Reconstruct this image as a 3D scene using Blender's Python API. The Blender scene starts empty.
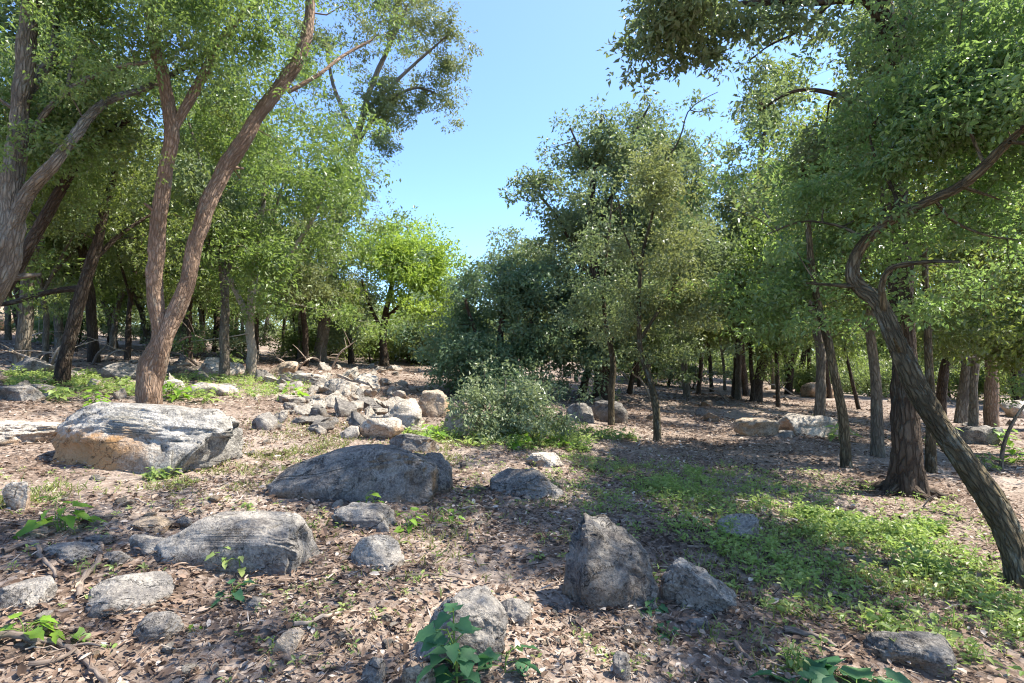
import bpy, math, random
import numpy as np
from mathutils import Vector

# ------------------------------------------------------------------ basics
W, H, F = 1024, 683, 569.0
scene = bpy.context.scene
col = scene.collection
R = np.random.default_rng(7)
SUN_EL, SUN_AZ = math.radians(56), math.radians(80)      # azimuth from +Y towards +X


def hash3(ix, iy, iz, seed):
    h = (ix.astype(np.int64) * 374761393 + iy.astype(np.int64) * 668265263 + iz.astype(np.int64) * 2147483647 + seed * 974711) & 0xFFFFFFFF
    h = ((h ^ (h >> 13)) * 1274126177) & 0xFFFFFFFF
    h = ((h ^ (h >> 16)) * 2246822519) & 0xFFFFFFFF
    return ((h ^ (h >> 15)) & 0xFFFFFF) / float(0xFFFFFF)


def vnoise(p, seed=0):
    f = np.floor(p)
    t = p - f
    t = t * t * (3 - 2 * t)
    i = f.astype(np.int64)
    r = 0
    for dx in (0, 1):
        wx = t[:, 0] if dx else 1 - t[:, 0]
        for dy in (0, 1):
            wy = t[:, 1] if dy else 1 - t[:, 1]
            for dz in (0, 1):
                wz = t[:, 2] if dz else 1 - t[:, 2]
                r = r + wx * wy * wz * hash3(i[:, 0] + dx, i[:, 1] + dy, i[:, 2] + dz, seed)
    return r * 2 - 1


def fbm(p, octs=4, seed=0, gain=.5, lac=2.03):
    a, s, r = 1.0, 1.0, 0
    for k in range(octs):
        r = r + a * vnoise(p * s + 17.3 * k, seed + k)
        a *= gain
        s *= lac
    return r


MOUNDS = []


def terrain(x, y):
    x = np.atleast_1d(np.asarray(x, float))
    y = np.atleast_1d(np.asarray(y, float))
    xs = 70 * np.tanh(x / 70)
    z = -0.07 * xs + .035 * np.logaddexp(0, -(x + 6.5) * .8) / .8 * np.clip((y - 7) / 6, 0, 1) * np.exp(-np.hypot(x, y) / 90)
    p = np.stack([x, y, np.zeros_like(x)], 1)
    d = np.hypot(x, y)
    z = z + .07 * vnoise(p * .45 + 5.2, 11) + .035 * vnoise(p * 1.3, 12) + .016 * vnoise(p * 3.7, 13) + .012 * fbm(p * 9, 2, 14)
    z = z + np.clip((d - 12) / 30, 0, 1) * .35 * vnoise(p * .12 + 3.1, 15)
    for mx, my, rx, ry, mh in MOUNDS:
        e = ((x - mx) / rx) ** 2 + ((y - my) / ry) ** 2
        k = e < 6
        if k.any():
            z[k] += mh * np.exp(-e[k] ** 1.5)
    return z


CAM = np.array([0, 0, 1.5 + float(terrain(0, 0)[0])])


def at(px, py, Y):
    return CAM + np.array([(px - 512) / F * Y, Y, (341.5 - py) / F * Y])


def ground_at(px, py):
    y = np.geomspace(1.2, 160, 2500)
    u, v = (px - 512) / F, (341.5 - py) / F
    g = terrain(u * y, y)
    ray = CAM[2] + v * y
    k = np.argmax(ray < g)
    if ray[k] >= g[k]:
        k = len(y) - 1
    return np.array([u * y[k], y[k], g[k]])


def on_ground(x, y):
    return np.array([x, y, float(terrain(x, y)[0])])


def bez(v):
    n = np.linalg.norm(v, axis=-1, keepdims=True)
    return v / np.maximum(n, 1e-9)


# ------------------------------------------------------------------ object helpers
def raw_mesh(name, V, loops, starts, mat, smooth=True, attrs=None):
    me = bpy.data.meshes.new(name)
    V = np.ascontiguousarray(V, dtype=np.float32)
    loops = np.ascontiguousarray(loops, dtype=np.int32)
    starts = np.ascontiguousarray(starts, dtype=np.int32)
    me.vertices.add(len(V))
    me.vertices.foreach_set('co', V.ravel())
    me.loops.add(len(loops))
    me.loops.foreach_set('vertex_index', loops)
    me.polygons.add(len(starts))
    me.polygons.foreach_set('loop_start', starts)
    me.update(calc_edges=True)
    me.validate()
    me.polygons.foreach_set('use_smooth', np.full(len(me.polygons), smooth, dtype=bool))
    for an, arr in (attrs or {}).items():
        a = me.attributes.new(an, 'FLOAT_VECTOR', 'POINT')
        a.data.foreach_set('vector', np.ascontiguousarray(arr, dtype=np.float32).ravel())
    me.materials.append(mat)
    return me


def link(name, me, parent=None, loc=(0, 0, 0)):
    o = bpy.data.objects.new(name, me)
    col.objects.link(o)
    o.parent = parent
    o.location = tuple(float(c) for c in loc)
    return o


def tag(o, label=None, cat=None, group=None, kind=None):
    for k, v in (('label', label), ('category', cat), ('group', group), ('kind', kind)):
        if v:
            o[k] = v
    return o


def root(name, loc, label, cat, group=None):
    o = bpy.data.objects.new(name, None)
    o.empty_display_size = .2
    col.objects.link(o)
    o.location = tuple(float(c) for c in loc)
    return tag(o, label, cat, group)


def copy_tree(o, label=None, group=None):
    r = o.copy()
    col.objects.link(r)
    if label:
        r['label'] = label
    if group:
        r['group'] = group
    for ch in list(o.children):
        c = ch.copy()
        col.objects.link(c)
        c.parent = r
        for g in list(ch.children):
            e = g.copy()
            col.objects.link(e)
            e.parent = c
    return r


# ------------------------------------------------------------------ materials
def new_mat(name):
    m = bpy.data.materials.new(name)
    m.use_nodes = True
    nt = m.node_tree
    nt.nodes.clear()
    out = nt.nodes.new('ShaderNodeOutputMaterial')
    return m, nt, out


class N:
    def __init__(s, nt):
        s.nt = nt

    def __call__(s, t, ins=None, **kw):
        n = s.nt.nodes.new(t)
        for k, v in kw.items():
            setattr(n, k, v)
        for k, v in (ins or {}).items():
            if isinstance(v, bpy.types.NodeSocket):
                s.nt.links.new(v, n.inputs[k])
            else:
                n.inputs[k].default_value = v
        return n

    def mix(s, f, a, b, mode='MIX'):
        n = s.nt.nodes.new('ShaderNodeMix')
        n.data_type = 'RGBA'
        n.blend_type = mode
        for idx, v in ((0, f), (6, a), (7, b)):
            if isinstance(v, bpy.types.NodeSocket):
                s.nt.links.new(v, n.inputs[idx])
            else:
                n.inputs[idx].default_value = v if idx == 0 else (*v, 1) if len(v) == 3 else v
        return n.outputs[2]

    def ramp(s, f, stops):
        n = s.nt.nodes.new('ShaderNodeValToRGB')
        cr = n.color_ramp
        while len(cr.elements) < len(stops):
            cr.elements.new(.5)
        for e, (p, c) in zip(cr.elements, stops):
            e.position = p
            e.color = (*c, 1) if len(c) == 3 else c
        s.nt.links.new(f, n.inputs[0])
        return n.outputs[0]

    def noise(s, vec, scale, detail=4, rough=.55, dist=0):
        n = s('ShaderNodeTexNoise', {'Vector': vec, 'Scale': scale, 'Detail': detail, 'Roughness': rough, 'Distortion': dist})
        return n.outputs['Fac']

    def mapping(s, vec, scale):
        return s('ShaderNodeMapping', {'Vector': vec, 'Scale': scale}).outputs[0]

    def math(s, op, a, b=0.0, c=0.0):
        n = s.nt.nodes.new('ShaderNodeMath')
        n.operation = op
        for i, v in enumerate((a, b, c)):
            if isinstance(v, bpy.types.NodeSocket):
                s.nt.links.new(v, n.inputs[i])
            else:
                n.inputs[i].default_value = v
        return n.outputs[0]

    def link(s, a, b):
        s.nt.links.new(a, b)


def leaf_mat(name, dark, light, accent, tr=.38, trcol=None, rough=.42, spec=.45):
    m, nt, out = new_mat(name)
    n = N(nt)
    at_ = n('ShaderNodeAttribute', attribute_name='lf')
    sep = n('ShaderNodeSeparateXYZ', {0: at_.outputs['Vector']})
    c = n.mix(sep.outputs[0], dark, light)
    f = n.math('MULTIPLY', sep.outputs[1], .75)
    c = n.mix(f, c, accent)
    geo = n('ShaderNodeNewGeometry')
    # paler underside
    c2 = n.mix(n.math('MULTIPLY', geo.outputs['Backfacing'], .35), c, (.16, .18, .11))
    p = n('ShaderNodeBsdfPrincipled', {'Base Color': c2, 'Roughness': rough, 'Specular IOR Level': spec})
    tc = n.mix(.6, c, trcol or (.26, .37, .05))
    t = n('ShaderNodeBsdfTranslucent', {'Color': tc})
    ms = n('ShaderNodeMixShader', {0: tr, 1: p.outputs[0], 2: t.outputs[0]})
    n.link(ms.outputs[0], out.inputs[0])
    return m


def bark_mat(name, dark, mid, light, scale=1.0, bump=.6, lichen=.3):
    m, nt, out = new_mat(name)
    n = N(nt)
    a = n('ShaderNodeAttribute', attribute_name='bk').outputs['Vector']
    v1 = n.mapping(a, (26 * scale, 26 * scale, 6 * scale))
    v2 = n.mapping(a, (90 * scale, 90 * scale, 26 * scale))
    wob = n.noise(v1, 1.0, 3, .6)
    vo = n('ShaderNodeTexVoronoi', {'Vector': n('ShaderNodeVectorMath', {0: v1, 1: n('ShaderNodeCombineXYZ', {0: wob, 1: wob, 2: wob}).outputs[0]}, operation='ADD').outputs[0], 'Scale': 1.0}, feature='DISTANCE_TO_EDGE')
    crack = n.ramp(vo.outputs['Distance'], [(0, (0, 0, 0)), (.22, (1, 1, 1))])
    fine = n.noise(v2, 1.0, 4, .65)
    big = n.noise(n.mapping(a, (3, 3, 1.2)), 1.0, 4, .6)
    base = n.mix(fine, mid, light)
    base = n.mix(n.ramp(big, [(.35, (0, 0, 0)), (.7, (1, 1, 1))]), base, dark)
    c = n.mix(crack, n.mix(.75, base, dark), base)
    li = n.ramp(n.noise(n.mapping(a, (9, 9, 4)), 1.0, 5, .7), [(.56, (0, 0, 0)), (.66, (1, 1, 1))])
    c = n.mix(n.math('MULTIPLY', li, lichen), c, (.3, .31, .25))
    hgt = n.math('ADD', n.math('MULTIPLY', crack, .7), n.math('MULTIPLY', fine, .45))
    bp = n('ShaderNodeBump', {'Height': hgt, 'Strength': bump, 'Distance': .028 / scale})
    p = n('ShaderNodeBsdfPrincipled', {'Base Color': c, 'Roughness': .9, 'Specular IOR Level': .15, 'Normal': bp.outputs[0]})
    n.link(p.outputs[0], out.inputs[0])
    return m


def rock_mat(name, base, dark, pale, stain=(.34, .19, .09), stain_amt=.4, pale_amt=.5, sc=1.0, st_r=(.4, .55), front=False):
    m, nt, out = new_mat(name)
    n = N(nt)
    oc = n('ShaderNodeTexCoord').outputs['Object']
    oi = n('ShaderNodeObjectInfo')
    v = n('ShaderNodeVectorMath', {0: oc, 1: n('ShaderNodeCombineXYZ', {0: n.math('MULTIPLY', oi.outputs['Random'], 37.0), 1: 1.0, 2: 2.0}).outputs[0]}, operation='ADD').outputs[0]
    big = n.noise(v, 2.2 * sc, 5, .6, .4)
    med = n.noise(v, 9 * sc, 6, .68, .3)
    fine = n.noise(v, 60 * sc, 5, .7)
    c = n.mix(n.ramp(med, [(.36, (0, 0, 0)), (.6, (1, 1, 1))]), dark, base)
    c = n.mix(n.math('MULTIPLY', n.ramp(big, [(.48, (0, 0, 0)), (.62, (1, 1, 1))]), pale_amt), c, pale)
    # pale lichen discs
    vor = n('ShaderNodeTexVoronoi', {'Vector': n('ShaderNodeVectorMath', {0: v, 1: n('ShaderNodeCombineXYZ', {0: fine, 1: med, 2: fine}).outputs[0]}, operation='ADD').outputs[0], 'Scale': 7.0 * sc, 'Randomness': 1.0})
    li = n.ramp(vor.outputs['Distance'], [(.18, (1, 1, 1)), (.3, (0, 0, 0))])
    li = n.math('MULTIPLY', li, n.ramp(n.noise(v, 3.5 * sc, 3), [(.45, (0, 0, 0)), (.58, (1, 1, 1))]))
    c = n.mix(n.math('MULTIPLY', li, .55), c, pale)
    # fine salt and pepper
    c = n.mix(.8, c, n.ramp(fine, [(.32, (.32, .32, .34)), (.5, (.92, .92, .92)), (.68, (1.5, 1.48, 1.42))]), 'MULTIPLY')
    # warm stain low on the rock and on undercut faces
    geo = n('ShaderNodeNewGeometry')
    nz = n('ShaderNodeSeparateXYZ', {0: geo.outputs['Normal']}).outputs[2]
    und = n.ramp(nz, [(.0, (1, 1, 1)), (.35, (0, 0, 0))])
    st = n.math('MULTIPLY', und, n.ramp(n.noise(v, 1.6 * sc, 4, .6), [(st_r[0], (0, 0, 0)), (st_r[1], (1, 1, 1))]))
    if front:
        gs = n('ShaderNodeSeparateXYZ', {0: n('ShaderNodeTexCoord').outputs['Generated']})
        ny = n('ShaderNodeSeparateXYZ', {0: geo.outputs['Normal']}).outputs[1]
        f1 = n.ramp(n.math('MULTIPLY', ny, -1.0), [(.0, (0, 0, 0)), (.3, (1, 1, 1))])
        wob = n.math('MULTIPLY', med, .35)
        f2 = n.ramp(n.math('ADD', gs.outputs[2], wob), [(.84, (1, 1, 1)), (.95, (0, 0, 0))])
        f3 = n.ramp(n.math('ADD', gs.outputs[0], wob), [(.66, (1, 1, 1)), (.9, (.0, .0, .0))])
        st = n.math('MULTIPLY', n.math('MULTIPLY', f1, f2), f3)
    c = n.mix(n.math('MULTIPLY', st, stain_amt), c, stain)
    # dark fissures
    wv = n('ShaderNodeTexVoronoi', {'Vector': n('ShaderNodeVectorMath', {0: n.mapping(v, (1, 1, 1.8)), 1: n('ShaderNodeCombineXYZ', {0: med, 1: big, 2: med}).outputs[0]}, operation='ADD').outputs[0], 'Scale': 2.6 * sc}, feature='DISTANCE_TO_EDGE')
    cr = n.ramp(wv.outputs['Distance'], [(0, (0, 0, 0)), (.016, (1, 1, 1))])
    c = n.mix(cr, n.mix(.85, c, (.025, .023, .02)), c)
    h = n.math('ADD', n.math('MULTIPLY', med, .8), n.math('MULTIPLY', fine, .35))
    h = n.math('ADD', h, n.math('MULTIPLY', cr, .35))
    pit = n('ShaderNodeTexVoronoi', {'Vector': v, 'Scale': 26.0 * sc}).outputs['Distance']
    h = n.math('ADD', h, n.math('MULTIPLY', pit, .25))
    bp = n('ShaderNodeBump', {'Height': h, 'Strength': .95, 'Distance': .045})
    p = n('ShaderNodeBsdfPrincipled', {'Base Color': c, 'Roughness': .92, 'Specular IOR Level': .2, 'Normal': bp.outputs[0]})
    n.link(p.outputs[0], out.inputs[0])
    return m


def litter_mat():
    m, nt, out = new_mat('dry_leaf')
    n = N(nt)
    at_ = n('ShaderNodeAttribute', attribute_name='lf')
    sep = n('ShaderNodeSeparateXYZ', {0: at_.outputs['Vector']})
    c = n.ramp(sep.outputs[0], [(0, (.03, .02, .015)), (.22, (.08, .053, .038)), (.45, (.18, .12, .085)), (.7, (.31, .22, .16)), (.93, (.46, .37, .29)), (1, (.58, .5, .42))])
    c = n.mix(n.math('MULTIPLY', sep.outputs[1], .35), c, (.22, .14, .095))
    p = n('ShaderNodeBsdfPrincipled', {'Base Color': c, 'Roughness': .8, 'Specular IOR Level': .12})
    t = n('ShaderNodeBsdfTranslucent', {'Color': c})
    ms = n('ShaderNodeMixShader', {0: .15, 1: p.outputs[0], 2: t.outputs[0]})
    n.link(ms.outputs[0], out.inputs[0])
    return m


def ground_mat():
    m, nt, out = new_mat('forest_floor')
    n = N(nt)
    v = n('ShaderNodeTexCoord').outputs['Object']
    v = n.mapping(v, (1, 1, 1))
    big = n.noise(v, .5, 5, .6)
    med = n.noise(v, 4, 6, .65, .4)
    vor = n('ShaderNodeTexVoronoi', {'Vector': n('ShaderNodeVectorMath', {0: v, 1: n('ShaderNodeCombineXYZ', {0: n.math('MULTIPLY', med, .15), 1: n.math('MULTIPLY', med, .2)}).outputs[0]}, operation='ADD').outputs[0], 'Scale': 28.0, 'Randomness': 1.0})
    cell = n('ShaderNodeSeparateXYZ', {0: vor.outputs['Color']}).outputs[0]
    c = n.ramp(cell, [(0, (.05, .035, .026)), (.35, (.14, .10, .076)), (.7, (.28, .21, .165)), (1, (.46, .38, .32))])
    soil = n.ramp(med, [(.3, (.045, .03, .022)), (.6, (.13, .09, .065)), (.8, (.25, .185, .14))])
    c = n.mix(.55, c, soil)
    c = n.mix(n.ramp(big, [(.4, (0, 0, 0)), (.65, (.5, .5, .5))]), c, (.42, .35, .29))
    h = n.math('ADD', n.math('MULTIPLY', vor.outputs['Distance'], .5), med)
    bp = n('ShaderNodeBump', {'Height': h, 'Strength': .8, 'Distance': .03})
    p = n('ShaderNodeBsdfPrincipled', {'Base Color': c, 'Roughness': .95, 'Specular IOR Level': .1, 'Normal': bp.outputs[0]})
    n.link(p.outputs[0], out.inputs[0])
    return m


def wood_mat(name, a, b):
    m, nt, out = new_mat(name)
    n = N(nt)
    at_ = n('ShaderNodeAttribute', attribute_name='bk').outputs['Vector']
    f = n.noise(n.mapping(at_, (120, 120, 12)), 1.0, 4, .6)
    c = n.mix(n.ramp(f, [(.35, (0, 0, 0)), (.65, (1, 1, 1))]), a, b)
    bp = n('ShaderNodeBump', {'Height': f, 'Strength': .5, 'Distance': .004})
    p = n('ShaderNodeBsdfPrincipled', {'Base Color': c, 'Roughness': .85, 'Specular IOR Level': .2, 'Normal': bp.outputs[0]})
    n.link(p.outputs[0], out.inputs[0])
    return m


M = {}
M['ground'] = ground_mat()
M['litter'] = litter_mat()
M['bark_warm'] = bark_mat('bark_warm', (0.146, 0.092, 0.058), (0.291, 0.190, 0.128), (0.495, 0.350, 0.244), 1.0, .9, .3)
M['bark_grey'] = bark_mat('bark_grey', (0.087, 0.070, 0.052), (0.218, 0.176, 0.128), (0.364, 0.309, 0.230), .9, .9, .35)
M['bark_dark'] = bark_mat('bark_dark', (0.035, 0.024, 0.016), (0.090, 0.063, 0.043), (0.160, 0.116, 0.082), .8, 1.0, .15)
M['bark_lean'] = bark_mat('bark_lean', (0.040, 0.031, 0.018), (0.130, 0.098, 0.056), (0.250, 0.200, 0.115), 1.1, 1.0, .4)
M['bark_pale'] = bark_mat('bark_pale', (0.250, 0.205, 0.148), (0.450, 0.381, 0.295), (0.620, 0.539, 0.426), 1.2, .6, .3)
M['leaf_oak'] = leaf_mat('leaf_oak', (.060, .095, .026), (.135, .19, .045), (.22, .25, .06), .42, (.30, .38, .05))
M['leaf_holm'] = leaf_mat('leaf_holm', (.062, .10, .045), (.15, .205, .09), (.28, .33, .15), .38, (.27, .36, .10))
M['leaf_left'] = leaf_mat('leaf_left', (.055, .105, .028), (.14, .22, .05), (.29, .35, .09), .44, (.30, .44, .06))
M['leaf_lime'] = leaf_mat('leaf_lime', (.13, .24, .03), (.26, .40, .05), (.42, .50, .07), .46, (.42, .56, .06))
M['leaf_blue'] = leaf_mat('leaf_blue', (.05, .105, .050), (.12, .20, .095), (.22, .30, .15), .34, (.20, .32, .10), .42, .4)
M['leaf_green'] = leaf_mat('leaf_green', (.050, .105, .030), (.13, .225, .060), (.28, .35, .13), .5, (.30, .47, .09), .34, .6)
M['leaf_olive'] = leaf_mat('leaf_olive', (.08, .115, .045), (.18, .23, .085), (.30, .33, .13), .38, (.33, .36, .08))
M['leaf_shrub'] = leaf_mat('leaf_shrub', (.10, .14, .07), (.22, .27, .13), (.34, .38, .2), .32, (.27, .35, .11))
M['leaf_far'] = leaf_mat('leaf_far', (.08, .125, .045), (.18, .25, .085), (.3, .34, .12), .42, (.32, .42, .08))
M['herb'] = leaf_mat('herb', (.10, .19, .045), (.25, .38, .09), (.48, .50, .17), .48, (.40, .56, .10))
M['arum'] = leaf_mat('arum', (.08, .20, .02), (.18, .36, .035), (.32, .45, .05), .5, (.35, .6, .04), .45, .4)
M['glauc'] = leaf_mat('glauc', (.03, .10, .045), (.07, .18, .075), (.11, .24, .09), .35, (.08, .30, .05), .55, .25)
M['grass'] = leaf_mat('grass', (.14, .2, .04), (.3, .35, .08), (.5, .45, .2), .4, (.42, .48, .1))
M['rock_grey'] = rock_mat('rock_grey', (0.286, 0.260, 0.228), (0.117, 0.105, 0.096), (0.445, 0.410, 0.355), (0.212, 0.140, 0.082), .35, .4)
M['rock_pale'] = rock_mat('rock_pale', (0.488, 0.430, 0.355), (0.254, 0.220, 0.182), (0.657, 0.600, 0.510), (0.488, 0.240, 0.082), .4, .55)
M['rock_dark'] = rock_mat('rock_dark', (0.212, 0.195, 0.173), (0.080, 0.070, 0.064), (0.350, 0.320, 0.282), (0.233, 0.140, 0.064), .55, .45)
M['rock_stain'] = rock_mat('rock_stain', (.36, .335, .295), (.15, .14, .125), (.50, .475, .43), (.40, .215, .085), .9, .45, 1.0, (.28, .42), True)
M['rock_warm'] = rock_mat('rock_warm', (0.445, 0.350, 0.255), (0.212, 0.160, 0.109), (0.594, 0.500, 0.391), (0.477, 0.240, 0.091), .6, .4)
M['stick'] = wood_mat('stick', (.09, .065, .05), (.24, .19, .15))
M['stick_pale'] = wood_mat('stick_pale', (.25, .18, .13), (.45, .37, .29))
M['stem_green'] = wood_mat('stem_green', (.10, .17, .03), (.16, .24, .05))

# ------------------------------------------------------------------ tubes
def spline(P, rad, step):
    P = np.asarray(P, float)
    rad = np.asarray(rad, float)
    if len(P) == 2:
        P = np.stack([P[0], (P[0] + P[1]) / 2, P[1]])
        rad = np.array([rad[0], rad.mean(), rad[1]])
    E = np.vstack([2 * P[0] - P[1], P, 2 * P[-1] - P[-2]])
    out, ro = [], []
    for i in range(len(P) - 1):
        n = max(2, int(np.linalg.norm(P[i + 1] - P[i]) / step))
        t = np.linspace(0, 1, n, endpoint=False)[:, None]
        a, b, c, d = E[i], E[i + 1], E[i + 2], E[i + 3]
        out.append(.5 * (2 * b + (c - a) * t + (2 * a - 5 * b + 4 * c - d) * t ** 2 + (3 * b - a - 3 * c + d) * t ** 3))
        ro.append(rad[i] + (rad[i + 1] - rad[i]) * t[:, 0])
    out.append(P[-1:])
    ro.append(rad[-1:])
    return np.vstack(out), np.concatenate(ro)


def tube(P, rad, seg=8, rough=0.0, fiss=0.0, seed=0, flare=0.0):
    """verts, loops (quads), bark coords"""
    P = np.asarray(P, float)
    n = len(P)
    T = np.gradient(P, axis=0)
    T = bez(T)
    ref = np.array([0.31, .95, .05]) if abs(T[0] @ np.array([0.31, .95, .05])) < .9 else np.array([1., 0, 0])
    Nn = np.zeros_like(P)
    cur = ref - T[0] * (ref @ T[0])
    cur /= np.linalg.norm(cur)
    for i in range(n):
        cur = cur - T[i] * (cur @ T[i])
        cur /= np.linalg.norm(cur)
        Nn[i] = cur
    B = np.cross(T, Nn)
    s = np.concatenate([[0], np.cumsum(np.linalg.norm(np.diff(P, axis=0), axis=1))])
    th = np.arange(seg) / seg * 2 * np.pi
    rr = np.repeat(rad[:, None], seg, 1)
    ct, st = np.cos(th)[None], np.sin(th)[None]
    bk = np.stack([rr * ct, rr * st, np.repeat(s[:, None], seg, 1)], 2).reshape(-1, 3) + seed * 1.37
    if flare:
        k = np.exp(-s / (rad[0] * 1.9))[:, None]
        rr = rr * (1 + flare * k * (1 + .55 * np.cos(th * 5 + seed)[None] + .3 * np.cos(th * 3 + 2 * seed)[None]))
    rr = rr.reshape(-1)
    if rough:
        rr = rr * (1 + rough * fbm(bk * np.array([5, 5, 2.2]), 3, seed))
    if fiss:
        q = bk * np.array([30, 30, 7])
        f = 1 - np.abs(fbm(q, 3, seed + 5)) * 1.6
        rr = rr - fiss * np.clip(f, 0, 1) ** 2 + fiss * .4 * vnoise(bk * 60, seed)
    if fiss:
        kr = np.random.default_rng(seed + 700)
        ss = np.repeat(s, seg)
        tt = np.tile(th, n)
        for q in range(max(2, int(s[-1] * 1.6))):
            sk, tk = kr.uniform(.2, max(.3, s[-1])), kr.uniform(0, 6.28)
            rl = np.interp(sk, s, rad)
            da = (np.abs((tt - tk + np.pi) % (2 * np.pi) - np.pi)) * rl
            dd = np.sqrt(da ** 2 + (ss - sk) ** 2) / (rl * kr.uniform(.35, .7))
            rr = rr + rl * kr.uniform(.10, .28) * (np.exp(-dd ** 2) - .7 * np.exp(-(dd / .4) ** 2))
    V = P[:, None] + rr.reshape(n, seg)[:, :, None] * (ct[..., None] * Nn[:, None] + st[..., None] * B[:, None])
    V = V.reshape(-1, 3)
    i = np.arange(n - 1)[:, None] * seg
    j = np.arange(seg)[None]
    j2 = (j + 1) % seg
    Q = np.stack([i + j, i + j2, i + seg + j2, i + seg + j], 2).reshape(-1, 4)
    return V, Q, bk


class Tubes:
    def __init__(s):
        s.V, s.Q, s.B, s.n = [], [], [], 0

    def add(s, P, rad, **kw):
        V, Q, B = tube(P, np.asarray(rad, float), **kw)
        s.V.append(V)
        s.Q.append(Q + s.n)
        s.B.append(B)
        s.n += len(V)

    def mesh(s, name, mat, origin):
        V = np.vstack(s.V) - origin
        Q = np.vstack(s.Q)
        return raw_mesh(name, V, Q.ravel(), np.arange(len(Q)) * 4, mat, True, {'bk': np.vstack(s.B)})


# ------------------------------------------------------------------ leaves
def leaves_mesh(name, pos, d, nrm, L, Wd, lf, mat, origin=0, hexa=False, fold=.18, droop=.15):
    n = len(pos)
    d = bez(d)
    side = bez(np.cross(d, nrm))
    nrm = np.cross(side, d)
    L = np.broadcast_to(L, n)[:, None]
    Wd = np.broadcast_to(Wd, n)[:, None]
    pos = pos - origin
    if hexa:
        pts = [pos,
               pos + d * L * .28 + side * Wd * .42 + nrm * Wd * fold,
               pos + d * L * .66 + side * Wd * .40 + nrm * (Wd * fold - L * droop * .4),
               pos + d * L - nrm * L * droop,
               pos + d * L * .66 - side * Wd * .40 + nrm * (Wd * fold - L * droop * .4),
               pos + d * L * .28 - side * Wd * .42 + nrm * Wd * fold]
        k = 6
        quads = np.array([[0, 1, 2, 3], [0, 3, 4, 5]])
        fl = 4
    else:
        pts = [pos, pos + d * L * .45 + side * Wd * .5 + nrm * Wd * fold, pos + d * L - nrm * L * droop, pos + d * L * .45 - side * Wd * .5 + nrm * Wd * fold]
        k = 4
        quads = np.array([[0, 1, 2], [0, 2, 3]])
        fl = 3
    V = np.stack(pts, 1).reshape(-1, 3)
    Q = (np.arange(n)[:, None, None] * k + quads[None]).reshape(-1, fl)
    A = np.repeat(np.column_stack([lf, np.zeros(n)]) if lf.shape[1] == 2 else lf, k, axis=0)
    return raw_mesh(name, V, Q.ravel(), np.arange(len(Q)) * fl, mat, False, {'lf': A})


def rdir(n, rng):
    return bez(rng.normal(size=(n, 3)))


def crown_points(blobs, n, rng, shell=.42):
    w = np.array([b[6] if len(b) > 6 else b[3] * b[4] for b in blobs], float)
    w /= w.sum()
    m = n * 4
    idx = rng.choice(len(blobs), m, p=w)
    C = np.array([b[:3] for b in blobs])[idx]
    Rr = np.array([b[3:6] for b in blobs])[idx]
    u = rdir(m, rng)
    r = rng.random(m) ** shell
    r = r * (1.02 + .55 * vnoise(u * 1.8 + idx[:, None] * 7.7, 5))
    r = r * (1 + np.where(rng.random(m) < .3, .42 * np.abs(rng.normal(size=m)), 0))
    P = C + u * r[:, None] * Rr
    sc = 1.1 / max(.35, float(np.median(Rr)))
    g = vnoise(P * sc * 1.3 + 3.3, 8) + .5 * vnoise(P * sc * 3 + 9, 9) + .25 * rng.normal(size=m)
    keep = np.sort(np.argsort(-g)[:n])
    return P[keep]


def grow(skel, tips, rng, tb, seg=4, rmax=.03, taper=.010):
    """attach tips to nearest node; twigs added to tube collection tb"""
    nodes = np.vstack([s[0] for s in skel])
    own = np.concatenate([np.full(len(s[0]), i) for i, s in enumerate(skel)])
    rads = np.concatenate([s[1] for s in skel])
    d0 = np.min(np.linalg.norm(tips[:, None] - nodes[None], axis=2), axis=1)
    order = np.argsort(d0)
    cap = len(nodes) + len(tips) * 5
    ND = np.zeros((cap, 3))
    RD = np.zeros(cap)
    OW = np.zeros(cap, int)
    OW[:len(own)] = own
    k = len(nodes)
    ND[:k] = nodes
    RD[:k] = rads
    for i in order:
        t = tips[i]
        v = t - ND[:k]
        dist = np.linalg.norm(v, axis=1)
        cost = dist + .35 * np.maximum(0, -v[:, 2])
        j = int(np.argmin(cost))
        D = dist[j]
        if D < .05:
            continue
        a = ND[j]
        m = (a + t) / 2 + rng.normal(size=3) * D * .10 + np.array([0, 0, .10 * D])
        m1 = (a * .7 + t * .3) + (m - (a + t) / 2) * .8 + rng.normal(size=3) * D * .05
        m2 = (a * .3 + t * .7) + (m - (a + t) / 2) * .8 + rng.normal(size=3) * D * .05
        r0 = min(RD[j] * .75, .006 + taper * D * 1.6, rmax)
        pr = np.array([r0, r0 * .8, r0 * .6, max(.0035, r0 * .3)])
        P = np.stack([a, m1, m2, t])
        tb[OW[j]].add(P, pr, seg=seg, seed=int(i) % 50)
        OW[k:k + 3] = OW[j]
        ND[k:k + 3] = P[1:]
        RD[k:k + 3] = pr[1:]
        k += 3


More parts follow.
